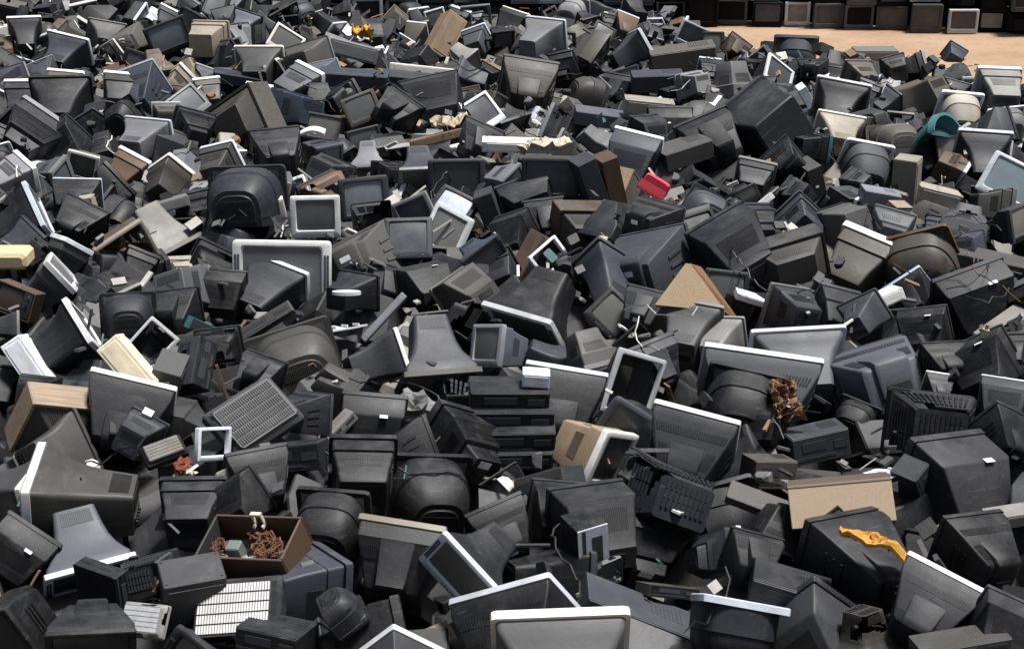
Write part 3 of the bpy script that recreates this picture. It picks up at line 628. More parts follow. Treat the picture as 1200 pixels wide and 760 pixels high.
('box', 548, 340, 70, 200, -10, 30, 'O', 'L', dict()),
('mon', 480, 288, 66, 4, 20, 12, 'U', 'U', dict(screen=(.05,.055,.07))),
('flr', 560, 298, 66, 30, -20, 8, 'U', 'D'),
('wod', 684, 268, 76, 196, 6, -6, 'N', 'K', dict(label='brown wooden television with open black front near the red scrap', landmark='the brown wooden set')),
('flr', 632, 356, 104, -36, -36, 2, 'C', 'S', dict(lift=.12, label='charcoal television face down with silver rim towards the viewer in the middle', landmark='the face down silver rimmed set')),
('mon', 588, 408, 58, -54, 22, -18, 'G', 'L', dict(screen=(.10,.098,.09), label='small light grey framed monitor facing left above the stacked recorders', landmark='the small grey framed monitor')),
('pnl', 628, 442, 34, 0, 0, 4, 'W', 'G', dict(dims=(32, 34, 16), lift=.3)),
('bx2', 656, 482, 104, 172, 28, -10, 'K', 'S', dict(label='black television from behind with silver rim right of the stacked recorders', landmark='the silver rimmed black set')),
('mon', 690, 412, 66, 40, -50, -10, 'P', 'L', dict()),
('flr', 716, 330, 90, 170, 6, -20, 'D', 'D'),
('box', 758, 312, 100, 148, 0, 20, 'D', 'D', dict(label='dark grey television with dusty slotted top left of the wood wedge')),
('box', 862, 292, 88, 205, 0, 22, 'C', 'C', dict(label='charcoal television with a cable over its side right of the wood wedge')),
('wod', 926, 306, 92, 190, 0, 14, 'O', 'K', dict(label='olive wooden television with dark end, right of centre', landmark='the olive wooden set')),
('mon', 1002, 314, 76, 140, 24, -14, 'P', 'W', dict(label='brownish monitor with white top rim and silver side, right of centre', landmark='the white topped monitor on the right')),
('dom', 1076, 312, 96, 168, 24, 24, 'P', 'N', dict(label='brownish grey arched television with rust brown rim on the right', landmark='the rust rimmed arched set')),
('pnl', 1034, 350, 44, 10, 14, -20, 'W', 'W', dict(dims=(44, 44, 14))),
('box', 1146, 356, 98, 200, 20, 16, 'K', 'C', dict(label='black television with square grey top tilted to the right, right side', landmark='the tilted black set on the right')),
('slb', 1162, 306, 86, -8, 0, 10, 'P', 'P', dict(dims=(92, 60, 14))),
('box', 1082, 388, 70, 170, 10, 8, 'K', 'C'),
('mon', 932, 366, 66, 200, -16, -10, 'D', 'L', dict()),
('flr', 1008, 374, 66, 160, 10, 20, 'D', 'D'),
('flr', 804, 390, 82, 160, 20, -4, 'G', 'L', dict(label='grey television from behind with pale rim under the wood wedge', landmark='the pale rimmed set under the wood wedge')),
('box', 752, 366, 62, 170, 0, 0, 'D', 'D'),
('flr', 436, 424, 86, 130, 10, 20, 'D', 'W', dict()),
('pnl', 450, 372, 70, 0, 30, -48, 'L', 'W', dict(dims=(72, 20, 8))),
('brd', 404, 384, 44, 20, 20, 0, 'W', 'W', dict(dims=(46, 40, 40))),
('flr', 408, 344, 70, 150, 0, 0, 'C', 'C'),
('box', 395, 450, 66, 60, -40, 0, 'P', 'P'),
('box', 770, 430, 76, 190, 6, 12, 'C', 'C'),
('flr', 840, 402, 70, 160, 10, 0, 'L', 'L'),
('pnl', 890, 352, 60, 0, 0, 18, 'W', 'W', dict(dims=(60, 30, 8))),
('box', 1150, 430, 90, 170, 0, 0, 'K', 'K'),
('mon', 1180, 420, 56, 190, 0, 0, 'C', 'C'),
('box', 1110, 430, 70, 200, 0, 0, 'K', 'K'),
('box', 1100, 456, 40, 180, 0, 0, 'D', 'W'),
('box', 300, 440, 66, 160, 0, 0, 'C', 'C'),
('box', 40, 460, 60, 160, 0, 0, 'K', 'K'),
('box', 260, 345, 64, 160, 0, 0, 'K', 'C'),
('hbox', 255, 410, 66, 150, 0, 0, 'K', 'C'),
# ---- fourth band
('dom', 284, 232, 112, 176, -6, 3, 'D', 'D', dict(lift=.14, label='dark grey television with tall domed back left of the upright white monitor', landmark='the tall dark dome')),
('mon', 328, 222, 50, -6, 0, 2, 'D', 'L', dict()),
('pnl', 330, 248, 40, 10, 0, 80, 'W', 'W', dict(dims=(34, 20, 10))),
('mon', 430, 232, 68, 0, 14, -6, 'A', 'D', dict(screen=(.2,.215,.235), label='blue grey screened monitor tilted back right of the upright white monitor')),
('flr', 492, 195, 66, 10, -30, 0, 'D', 'L', dict(label='grey flared television with pale front edge at the bottom, upper middle')),
('flr', 432, 184, 58, 4, -50, 6, 'A', 'A'),
('mon', 490, 248, 62, 2, 4, 0, 'D', 'L', dict(screen=(.06,.065,.075))),
('mon', 532, 254, 60, -8, 46, 26, 'C', 'C', dict(screen=(.55,.57,.6), label='black monitor on its back with a pale white screen, upper middle', landmark='the pale white screen')),
('flr', 534, 206, 78, 4, 6, 0, 'D', 'D', dict(screen=(.06,.065,.068), label='dark framed television facing the viewer, left of the olive framed one')),
('box', 646, 206, 80, -4, 4, 0, 'O', 'O', dict(screen=(.055,.062,.065), label='olive framed television facing the viewer left of the red scrap', landmark='the olive framed screen')),
('mon', 590, 212, 50, 60, 0, 4, 'L', 'L', dict()),
('slb', 714, 210, 64, 20, 0, 76, 'N', 'N', dict(dims=(60, 44, 22), label='brown wooden board box standing on edge left of the red scrap')),
('slb', 690, 212, 60, 20, 0, 70, 'D', 'D', dict(dims=(60, 44, 24))),
('box', 740, 186, 72, 158, 20, -10, 'D', 'W', dict(label='dark television from behind with white rim above the red scrap')),
('mon', 900, 152, 114, 200, -14, 32, 'C', 'D', dict(lift=.15, label='large black television leaning to the left, standing proud at the upper right', landmark='the large black leaning set')),
('box', 838, 170, 84, 200, 4, 18, 'C', 'D', dict(label='charcoal television leaning against the large black leaning set')),
('box', 926, 192, 66, 200, 0, 6, 'K', 'K'),
('mon', 950, 172, 44, 150, 10, 10, 'C', 'E'),
('flr', 982, 128, 78, 160, 22, -8, 'C', 'S', dict(label='charcoal television with silver rim below the sandy ground at the upper right')),
('flr', 984, 160, 70, 176, 14, -10, 'B', 'W', dict(label='beige television with rounded white top edge, upper right')),
('dom', 1016, 198, 72, 178, 20, -12, 'G', 'W', dict(label='grey television with curved white top edge left of the teal shell', landmark='the curved white top')),
('dom', 1052, 168, 74, 190, -20, 0, 'P', 'P', dict(label='brownish grey domed television left of the teal shell')),
('flr', 1084, 112, 86, 200, -30, 6, 'P', 'P'),
('dom', 1126, 136, 62, 178, 24, -6, 'B', 'W', dict(label='beige domed monitor back with white top above the teal shell')),
('dom', 1182, 146, 62, 180, 20, -6, 'L', 'W', dict()),
('mon', 1172, 110, 62, 178, 16, -2, 'L', 'W', dict(label='light grey monitor with white top edge at the upper right edge of the heap')),
('flr', 1152, 188, 76, 170, 30, -2, 'D', 'S', dict(label='dark television from behind with silver rim right of the teal shell', landmark='the silver rim right of the teal shell')),
('flr', 1184, 220, 82, -14, 30, 24, 'D', 'S', dict(screen=(.17,.22,.24), label='silver framed television with pale blue screen at the right edge', landmark='the pale blue screen')),
('mon', 1160, 240, 56, 120, 0, 0, 'O', 'G'),
('pnl', 1062, 214, 60, 60, 0, 86, 'B', 'B', dict(dims=(62, 40, 24))),
('mon', 882, 214, 62, 168, 16, -14, 'D', 'L', dict()),
('mon', 935, 228, 44, 200, 0, 6, 'C', 'D'),
('box', 885, 265, 66, 200, 0, 0, 'C', 'C'),
('dom', 820, 250, 76, 160, 6, 20, 'G', 'G'),
('pnl', 885, 245, 50, 0, 20, -40, 'W', 'W', dict(dims=(52, 16, 8))),
('box', 760, 262, 80, 150, 0, 20, 'C', 'D'),
('flr', 870, 228, 50, 10, 0, 0, 'C', 'P'),
('slb', 830, 220, 50, 0, 0, 30, 'K', 'K', dict(dims=(54, 40, 18))),
('slb', 800, 178, 60, 20, 0, -12, 'P', 'P', dict(dims=(62, 56, 22))),
('mon', 990, 262, 66, 200, 0, 20, 'P', 'K', dict()),
('mon', 1005, 215, 40, 200, 0, 0, 'D', 'D'),
('slb', 1030, 232, 44, 0, 0, 10, 'A', 'A', dict(dims=(44, 40, 20))),
('wod', 1052, 250, 44, 200, 0, -10, 'T', 'K'),
('pnl', 1098, 230, 50, 0, 0, 14, 'B', 'B', dict(dims=(52, 40, 20))),
('mon', 940, 262, 60, 170, 0, 0, 'D', 'D'),
('flr', 1130, 290, 60, 160, 0, 0, 'D', 'D'),
('box', 1180, 262, 60, 40, 0, 10, 'C', 'D'),
('box', 1040, 276, 70, 170, 0, 14, 'G', 'L'),
# ---- left upper
('box', 35, 165, 90, 160, 6, -30, 'C', 'A', dict(label='black television with a silver strip across it at the left edge, upper part')),
('box', 74, 172, 70, 190, 10, 0, 'K', 'C'),
('flr', 165, 166, 76, 160, 8, 0, 'A', 'S', dict(label='silver grey curved television back, upper left')),
('mon', 148, 206, 58, 145, 20, -18, 'N', 'W', dict(label='brown monitor with white top rim, upper left', landmark='the white topped brown monitor')),
('mon', 194, 214, 62, 150, 26, 10, 'P', 'W', dict()),
('pnl', 196, 240, 50, 20, 10, -10, 'L', 'L', dict(dims=(50, 40, 12))),
('mon', 256, 196, 60, 160, 14, -2, 'P', 'W', dict()),
('box', 326, 182, 72, 195, 6, 2, 'C', 'C', dict(label='charcoal box shaped television behind the tall dark dome')),
('box', 88, 238, 68, 182, 6, -2, 'C', 'S', dict(label='black television with pale top edge left of the white topped brown monitor')),
('mon', 100, 192, 50, 0, 0, 0, 'G', 'S'),
('mon', 14, 212, 60, 130, 10, -14, 'A', 'W', dict(label='white topped grey monitor at the left edge, upper part')),
('flr', 22, 262, 80, 140, 16, -20, 'C', 'S'),
('pnl', 106, 252, 44, 0, 0, 80, 'B', 'B', dict(dims=(46, 24, 18))),
('box', 90, 265, 70, 160, 0, 0, 'K', 'K'),
('mon', 382, 204, 66, 150, -30, 0, 'D', 'D'),
('mon', 375, 180, 50, 30, 0, 0, 'U', 'G', dict(screen=(.12,.14,.145))),
('wod', 282, 142, 96, 150, -10, 34, 'P', 'K', dict(label='large brownish television with dark gable shaped side, upper left', landmark='the gable shaped brown set')),
('box', 228, 152, 66, 200, 4, 8, 'C', 'C'),
('mon', 196, 138, 46, 176, 10, -2, 'P', 'W'),
('dom', 140, 138, 60, 180, 0, 0, 'K', 'K'),
('box', 160, 112, 86, 178, 16, 0, 'D', 'L', dict()),
('flr', 70, 128, 96, 170, 8, -10, 'C', 'C'),
('mon', 28, 122, 62, 176, 20, -6, 'D', 'W', dict()),
('mon', 75, 108, 58, 178, 14, -2, 'P', 'W', dict()),
('mon', 140, 112, 54, 178, 14, -6, 'D', 'W', dict()),
('flr', 74, 66, 66, 160, 24, -10, 'D', 'W', dict(label='slate television with thin white rim near the upper left corner')),
('flr', 30, 42, 52, 158, 24, -10, 'D', 'W'),
('flr', 124, 46, 60, 180, 10, 0, 'G', 'L', dict()),
('box', 150, 50, 60, 190, 0, 20, 'P', 'P'),
('box', 196, 42, 60, 18, 6, -18, 'N', 'C', dict(screen=(.13,.145,.155), label='television facing the viewer with blue grey screen near the top left', landmark='the blue grey screen at the top left')),
('mon', 242, 48, 54, 172, 0, 0, 'B', 'B', dict(lift=.1, label='rounded beige monitor back near the top left', landmark='the rounded beige monitor back')),
('flr', 226, 84, 44, 60, -60, 0, 'B', 'B'),
('mon', 208, 94, 40, 130, 20, 20, 'B', 'W'),
('flr', 182, 76, 56, 30, -50, 0, 'N', 'N'),
('mon', 245, 112, 44, 180, 10, 0, 'P', 'W'),
('slb', 278, 92, 56, 10, 0, 12, 'D', 'D', dict(dims=(56, 40, 12))),
('pnl', 314, 104, 50, 5, 6, 10, 'W', 'W', dict(dims=(52, 30, 8))),
('flr', 302, 82, 70, 180, 14, 0, 'D', 'W', dict(label='dark grey television with white top edge right of the rounded beige monitor')),
('mon', 348, 104, 54, 140, 10, -14, 'G', 'W', dict(label='grey monitor with white rim right of the gable shaped brown set')),
('flr', 356, 72, 80, 180, 10, -8, 'P', 'L'),
('mon', 350, 130, 66, 190, -10, -8, 'U', 'U'),
('hmon', 398, 118, 50, 150, 10, -10, 'C', 'P'),
('mon', 422, 130, 56, 20, 10, -40, 'P', 'P'),
('slb', 415, 92, 76, 0, 0, 4, 'D', 'D', dict(dims=(80, 50, 16))),
('slb', 478, 96, 70, 0, 0, 6, 'D', 'D', dict(dims=(74, 50, 18))),
('box', 508, 118, 96, 184, 0, 2, 'C', 'D', dict(sy=.7)),
('box', 462, 130, 70, 150, 0, -30, 'C', 'C'),
('pnl', 500, 82, 80, 0, 10, 6, 'W', 'W', dict(dims=(86, 30, 8))),
('pnl', 416, 60, 52, 0, 10, 14, 'L', 'L', dict(dims=(58, 50, 18))),
('pnl', 520, 44, 44, 30, 20, -50, 'T', 'T', dict(dims=(56, 40, 26), label='tan wooden box leaning to the left near the top middle')),
('flr', 544, 66, 48, 30, -40, -20, 'L', 'L'),
('mon', 558, 50, 42, 160, 20, 0, 'G', 'S'),
('frm', 558, 18, 46, 0, 0, 0, 'L', 'L'),
('mon', 586, 42, 36, 10, 0, 0, 'K', 'K'),
('flr', 630, 48, 64, 150, 10, 0, 'L', 'S', dict(lift=.15, label='grey television with black side and pale rim at the top middle', landmark='the pale rimmed set at the top middle')),
('box', 618, 104, 80, 176, 24, -10, 'P', 'G', dict(label='brownish grey television with rounded back above the olive framed screen', landmark='the rounded brownish grey set')),
('wod', 574, 86, 40, 140, 0, 0, 'T', 'K'),
('box', 566, 122, 60, 60, -20, 20, 'O', 'P'),
('dom', 688, 108, 62, 100, -20, 0, 'P', 'L', dict()),
('slb', 705, 138, 60, 0, 0, 8, 'G', 'G', dict(dims=(64, 50, 16))),
('flr', 736, 62, 62, 110, 26, 20, 'G', 'W', dict(label='grey television with white edge on the right near the top middle', landmark='the white edged set near the top')),
('box', 762, 158, 60, 200, 0, 0, 'C', 'C'),
('pnl', 760, 125, 60, 0, 0, 6, 'B', 'W', dict(dims=(58, 40, 18))),
('box', 690, 60, 60, 60, -30, 0, 'P', 'P'),
('slb', 800, 70, 70, 0, 0, -8, 'P', 'P', dict(dims=(76, 60, 30))),
('mon', 815, 98, 46, 190, -20, 0, 'L', 'L', dict()),
('slb', 770, 95, 60, 0, 0, -2, 'D', 'D', dict(dims=(60, 50, 20))),
('mon', 860, 95, 60, 20, -60, 0, 'A', 'A'),
('dom', 932, 66, 62, 170, 50, 0, 'D', 'D', dict(label='dark dish shaped television back at the edge of the sand')),
('box', 905, 62, 44, 160, 0, 0, 'K', 'K'),
('box', 950, 82, 50, 180, 0, 0, 'C', 'D'),
('mon', 1050, 82, 40, 170, 0, 0, 'O', 'O'),
('mon', 1118, 66, 34, 150, 0, 0, 'U', 'U'),
('pnl', 1025, 64, 50, 0, 0, 0, 'L', 'G', dict(dims=(50, 40, 14))),
('mon', 1010, 90, 46, 200, 0, 0, 'P', 'P'),
('pnl', 610, 170, 90, 0, 0, 2, 'W', 'W', dict(dims=(90, 40, 12))),
('pnl', 520, 160, 70, 0, 10, -14, 'T', 'W', dict(dims=(80, 40, 10))),
('box', 560, 170, 70, 180, 0, 0, 'D', 'D'),
('flr', 695, 165, 60, 60, -40, 20, 'G', 'G'),
('pnl', 640, 258, 60, 0, 0, 6, 'W', 'W', dict(dims=(50, 40, 8))),
('box', 640, 262, 60, 180, 0, 0, 'C', 'C'),
('slb', 575, 250, 50, 0, 0, 70, 'D', 'D', dict(dims=(56, 40, 22))),
('box', 600, 275, 60, 170, 0, 0, 'K', 'C'),
('frm', 644, 302, 54, 30, 20, 20, 'W', 'W'),
('slb', 618, 300, 60, 30, 0, -56, 'N', 'N', dict(dims=(62, 40, 10))),
]
for row in T:
    key, px, py, wd, az, el, sp, hc, bc = row[:9]; k = dict(row[9]) if len(row) > 9 else {}
    if py < 262 and key not in ('slb', 'brd', 'pnl'): wd *= .84
    elif key not in ('slb', 'brd', 'pnl'): wd *= .94
    if 'label' not in k and key not in ('slb', 'brd', 'pnl'):
        wd *= .9
        az += rng.gauss(0, 14); el += rng.gauss(0, 12); sp += rng.gauss(0, 24)
    put(key, px, py, wd, az, el, sp, hc, bc, **k)
# ------------------------------------------------------------------ odd pieces built one by one
def single(name, mb, mat, col, label, cat, px, py, lift=0.0, az=0, el=0, sp=0, sc=1.0, smooth=False, landmark=None, unit=True):
    p, t = at(px, py, lift); k = t / FPX if unit else 1.0
    root = bpy.data.objects.new(name, None); C.objects.link(root)
    root.matrix_world = Matrix.Translation(p) @ orient(az, el, sp) @ Matrix.Scale(k * sc, 4)
    for pn, (m_, mt, cl, sm_) in mb.items():
        o = bpy.data.objects.new(pn, m_.mesh(pn, sm_)); C.objects.link(o); o.data.materials.append(M[mt]); o.parent = root; o.color = (*cl, 1)
    root['kind'] = 'thing'; root['category'] = cat; root['kind'] = 'thing'
    THINGS.append(dict(o=root, key='one', nm=name, label=label, landmark=landmark, size=0, az=az, el=el, sp=sp, hc='K', bc='K', dims=None, gcol=None, depth=None))
    return root
def lump(rx, ry, rz, seed, amp=.3, nu=14, nv=9, freq=1.6):
    m = MB(); rings = []
    for j in range(nv + 1):
        th = math.pi * (j + .02) / (nv + .04); r_ = []
        for i in range(nu):
            ph = 2 * math.pi * i / nu; d = Vector((math.sin(th) * math.cos(ph), math.sin(th) * math.sin(ph), math.cos(th)))
            s_ = 1 + amp * noise.noise(d * freq + Vector((seed, seed * 2, 0))) * 1.6; r_.append((d.x * rx * s_, d.y * ry * s_, d.z * rz * s_))
        rings.append(r_)
    m.loft(rings, True, True); return m
def sheet(L, W, th, fn, nx=10, ny=4):
    """bent sheet with thickness: fn(u, v) -> (x, y, z)"""
    m = MB(); g = [[Vector(fn(i / nx, j / ny)) for i in range(nx + 1)] for j in range(ny + 1)]
    for sg in (0, 1):
        for row in g: m.v += [(p.x, p.y, p.z - th * sg) for p in row]
    N = (nx + 1) * (ny + 1)
    for sg in (0, 1):
        for j in range(ny):
            for i in range(nx): q = sg * N + j * (nx + 1) + i; m.f.append((q, q + 1, q + nx + 2, q + nx + 1))
    edge = [i for i in range(nx + 1)] + [j * (nx + 1) + nx for j in range(1, ny + 1)] + [ny * (nx + 1) + i for i in range(nx - 1, -1, -1)] + [j * (nx + 1) for j in range(ny - 1, 0, -1)]
    for i, q in enumerate(edge): q2 = edge[(i + 1) % len(edge)]; m.f.append((q, q2, q2 + N, q + N))
    return m
def crumple(L, W, amp, seed, droop=0.0, nx=16, ny=9, th=1.2):
    def fn(u, v):
        q = Vector((u * 3.1 + seed, v * 2.2 + seed * .7, seed)); e = noise.noise(q * 1.7 + Vector((9, 0, 0)))
        return ((u - .5) * L * (1 + .12 * e) + amp * .5 * noise.noise(q * 2.3), (v - .5) * W * (1 + .35 * noise.noise(q * 1.1)) + amp * .4 * noise.noise(q * 2.9), amp * (noise.noise(q) * 1.2 + .7 * noise.noise(q * 2.7) + .35 * noise.noise(q * 6)) - droop * max(0, u - .6) ** 1.3 * 2)
    return sheet(1, 1, th, fn, nx, ny)
# open wooden box full of copper windings and boards (units: photo pixels at its depth)
cab = {}
def wall_(x0, x1, y0, y1, z0, z1): m = MB(); m.bbox(x0, x1, y0, y1, z0, z1, .8); return m
cab['front_board'] = (wall_(-58, 58, -34, -31, -22, 20), 'wood', COL['N'], False)
cab['back_board'] = (wall_(-58, 58, 31, 34, -22, 20), 'wood', COL['N'], False)
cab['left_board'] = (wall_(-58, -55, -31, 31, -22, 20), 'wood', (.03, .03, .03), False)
cab['right_board'] = (wall_(55, 58, -31, 31, -22, 20), 'wood', COL['N'], False)
cab['floor_board'] = (wall_(-55, 55, -31, 31, -22, -19), 'wood', (.2, .15, .11), False)
rb = single('open_wooden_box', cab, 'wood', COL['N'], 'open brown wooden box full of copper windings at the lower left', 'wooden box', 297, 642, .05, az=-16, el=-20, sp=-9, landmark='the open wooden box')
def coil(x, y, z, r, n=5, th=2.2, cols=(.36, .11, .04)):
    m = MB()
    for q in range(n):
        a0 = rng.uniform(0, 6.28); tx, ty = rng.uniform(-1.1, 1.1), rng.uniform(-1.1, 1.1); rings = []
        for i in range(14):
            a = a0 + 2 * math.pi * i / 14; rr = r * (.8 + .3 * math.sin(2 * a + q * 2.1) + .2 * math.sin(5 * a + q)); c = Vector((x + rr * math.cos(a), y + rr * math.sin(a), z + q * th * .7 + rr * (tx * math.cos(a) + ty * math.sin(a)) * .6))
            o1 = Vector((math.cos(a), math.sin(a), 0)); rings.append([tuple(c + o1 * th * math.cos(b) + Vector((0, 0, th * math.sin(b)))) for b in (0, 1.57, 3.14, 4.71)])
        m.loft(rings, close=True)
    return m
guts = MB()
pM = rb.matrix_world.copy()
def gut(name, m, col, label, cat, off, mat='rough', sm_=50):
    root = bpy.data.objects.new(name, None); C.objects.link(root); root.matrix_world = pM @ Matrix.Translation(off)
    o = bpy.data.objects.new('body', m.mesh(name, sm_)); o.name = 'winding' if 'copper' in name else 'body'; C.objects.link(o); o.parent = root; o.data.materials.append(M[mat]); o.color = (*col, 1); root['category'] = cat; root['kind'] = 'thing'
    THINGS.append(dict(o=root, key='one', nm=name, label=label, landmark=None, size=0, az=0, el=0, sp=0, hc='K', bc='K', dims=None, gcol=None, depth=None))
gut('copper_winding', coil(0, 0, 0, 15, 16, 1.1), (.26, .12, .065), 'tangled copper winding at the right inside the open wooden box', 'copper winding', (22, -2, -4))
gut('copper_winding', coil(0, 0, 0, 9, 10, 1.0), (.2, .085, .055), 'small red copper winding at the left inside the open wooden box', 'copper winding', (-42, -4, 0))
gut('copper_winding', coil(0, 0, 0, 10, 10, 1.0), (.22, .09, .05), 'dark copper winding at the back inside the open wooden box', 'copper winding', (0, 20, -4))
b1 = MB(); b1.bbox(-9, 9, -8, 8, -10, 12, 1.5); gut('transformer_block', b1, (.13, .17, .16), 'grey green transformer block inside the open wooden box', 'transformer', (-22, -4, -2), 'plastic', False)
b2 = MB(); b2.box((0, 0, 0), (2, 14, 4)); b2.box((12, 0, 0), (2, 14, 4)); b2.box((6, 0, 16), (14, 5, 3)); b2.box((0, 0, 8), (2, 4, 18)); b2.box((12, 0, 8), (2, 4, 18))
gut('metal_bracket', b2, (.6, .55, .48), 'pale metal bracket standing at the back of the open wooden box', 'bracket', (-4, 28, 12), 'plastic', False)
b3 = lump(12, 4, 3, 4.2, .4); gut('crumpled_foil', b3, (.6, .6, .58), 'white crumpled strip lying inside the open wooden box', 'foil', (4, -12, -6), 'plastic', False)
b4 = lump(14, 9, 5, 9.1, .6); gut('dusty_lump', b4, (.38, .30, .25), 'dusty pinkish lump at the front of the open wooden box', 'scrap lump', (-14, -18, -10), 'rough', False)
# copper yoke
yk = {'winding': (coil(0, 0, 2, 8, 7, 2.0), 'rough', (.35, .1, .05), 50), 'ring': (coil(0, 0, -5, 13, 2, 2.4), 'plastic', COL['I'], 50)}
single('deflection_yoke', yk, 'rough', None, 'small copper deflection yoke on a cream ring, lower left', 'yoke', 215, 552, .12, az=10, el=-10)
# red plastic piece, teal shell
def red(u, v): a = (u - .5) * 2.4; return (26 * math.sin(a) * (1 - .25 * v), -16 + 32 * v, 16 * math.cos(a) - 6 * v)
single('red_plastic_scrap', {'shell': (MB().loft([ring(-16, -20, 20, -13, 12, 5, 3), ring(-10, -22, 22, -14, 14, 6, 3), ring(8, -19, 20, -13, 10, 6, 3), ring(16, -12, 14, -12, 2, 4, 3)], True, True), 'bezel', COL['R'], 40), 'lip': (sheet(1, 1, 3, lambda u, v: (-24 + 46 * u, -18 - 4 * v, 2 - 14 * v)), 'plastic', (.4, .03, .05), 40)}, None, None, 'bright red curved plastic scrap right of centre, upper part', 'plastic scrap', 770, 217, .12, az=-20, el=10, sp=25, sc=.74, landmark='the red scrap')
def teal(u, v): a = (u - .5) * 2.6; r_ = 30 * (1 - .45 * v ** 1.4); return (r_ * math.sin(a), -8 + 34 * v, r_ * .85 * math.cos(a) - 10 * v)
def tealrim(u, v): a = (u - .5) * 2.8; return (31.5 * math.sin(a), -16 + 9 * v, 27 * math.cos(a))
single('teal_plastic_shell', {'shell': (sheet(1, 1, 2.5, teal, 14, 6), 'plastic', COL['E'], 50), 'rim': (sheet(1, 1, 3.5, tealrim, 14, 2), 'bezel', (.06, .2, .21), 50), 'cross_bar': (sheet(1, 1, 3, lambda u, v: (-24 + 48 * u, -6 + 3 * v, 4 + 7 * v)), 'plastic', (.03, .09, .1), 30)}, None, None, 'bright teal curved plastic monitor shell at the upper right', 'plastic shell', 1098, 162, .12, az=48, el=24, sp=16, sc=1.0, landmark='the teal shell')
# yellow foam strip over the large set
def yel(u, v): return (-45 + 90 * u, -7 + 14 * v + 3 * math.sin(u * 9), 10 - 34 * max(0, u - .62) ** 1.2 * 2.2 + 2.5 * math.sin(u * 14 + v * 3))
single('yellow_foam_strip', {'foam': (crumple(94, 24, 6, 3.7, 46, 20, 6, 5), 'rough', (.72, .36, .06), False), 'torn_end': (crumple(26, 14, 7, 8.1, 10, 8, 5, 3), 'rough', (.6, .28, .04), False)}, None, None, 'torn orange yellow foam strip over a charcoal television, lower right', 'foam strip', 1034, 632, .32, az=-8, el=0, sp=12, landmark='the yellow foam strip')
def bag(u, v): return (-16 + 32 * u, -12 + 24 * v, 7 * math.sin(u * 5 + v * 2) + 5 * math.cos(v * 6) - 8 * u)
single('yellow_bag', {'film': (crumple(26, 18, 9, 1.3), 'rough', (.75, .42, .07), False)}, None, None, 'crumpled yellow orange bag near the top, left of centre', 'bag', 425, 36, .15, sp=20, el=20)
# tan board box, foam wedges and paper
bx = {'panel': (wall_(-60, 60, -3, 3, -26, 26), 'rough', (.50, .38, .27), False), 'lid': (MB().loft([[(-60, -2, 27), (60, -2, 27), (60, -4, 23), (-60, -4, 23)], [(-58, 30, 42), (58, 30, 42), (58, 32, 38), (-58, 32, 38)]], True, True), 'wood', COL['N'], False), 'end_board': (wall_(55, 60, 3, 40, -24, 22), 'wood', COL['N'], False), 'batten': (wall_(-50, 50, 34, 40, 30, 42), 'wood', (.09, .07, .05), False), 'rear_board': (wall_(-60, 55, 36, 40, -24, 22), 'wood', COL['N'], False)}
single('chipboard_cabinet', bx, None, None, 'broken cabinet with a plain tan chipboard face, lower right', 'cabinet', 986, 590, .12, az=-14, el=42, sp=-12, landmark='the tan chipboard cabinet')
wd = MB(); wd.loft([[(-46, -4, -24), (40, -4, -24), (-8, -4, 28), (-14, -4, 28)], [(-40, 22, -24), (46, 22, -24), (2, 22, 30), (-6, 22, 30)]], True, True)
we = MB(); we.loft([[(40, -4, -26), (56, -6, -34), (4, -4, 26), (-7, -4, 28)], [(48, 24, -26), (60, 24, -34), (12, 24, 28), (4, 24, 30)]], True, True)
single('wooden_wedge', {'board': (wd, 'rough', (.58, .43, .28), False), 'edge_strip': (we, 'rough', (.42, .24, .12), False)}, None, None, 'pale tan wooden wedge standing up in the middle right', 'wood wedge', 814, 338, .28, az=6, el=26, sp=8, landmark='the wood wedge')
single('foam_block', {'foam': (MB().bbox(-26, 24, -20, 18, -11, 9, 4), 'rough', (.74, .62, .38), False), 'torn_skin': (crumple(40, 30, 6, 4.4), 'rough', (.8, .7, .48), False)}, None, None, 'pale yellow foam block at the left edge', 'foam block', 12, 300, .15, landmark='the pale yellow foam block')
single('rusty_wadding', {'wadding': (crumple(34, 46, 15, 6.6, 0, 22, 22, 5), 'rough', (.30, .17, .09), False), 'torn_flap': (crumple(26, 34, 14, 2.1, 12, 18, 14, 3), 'rough', (.2, .1, .05), False), 'white_flake': (crumple(12, 16, 5, 1.5), 'rough', (.7, .68, .64), False)}, None, None, 'ragged rust brown wadding right of the black domed television', 'wadding', 920, 468, .25, az=10, el=-58, sp=12, landmark='the rusty wadding')
single('cream_bag', {'film': (crumple(64, 34, 12, 5.3), 'rough', (.66, .62, .5), False)}, None, None, 'crumpled cream bag above the olive framed screen', 'bag', 640, 170, .12)
single('cream_bag', {'film': (crumple(48, 28, 11, 2.9), 'rough', (.62, .52, .38), False)}, None, None, 'crumpled tan and cream bag left of the brown grey rounded set', 'bag', 528, 143, .1)
single('foil_bundle', {'foil': (lump(30, 20, 22, 8.4, .6, 20, 12, 2.8), 'bezel', (.2, .2, .19), False), 'teal_strip': (sheet(1, 1, 2, lambda u, v: (-26 + 12 * v + 6 * u, -18 + 3 * v, 16 - 34 * u)), 'plastic', COL['E'], False), 'copper_lug': (lump(6, 5, 5, 1.1, .4), 'rough', (.5, .28, .15), False)}, None, None, 'torn grey foil bundle with a teal strip left of the stacked recorders', 'foil bundle', 484, 484, .08, landmark='the torn foil bundle')
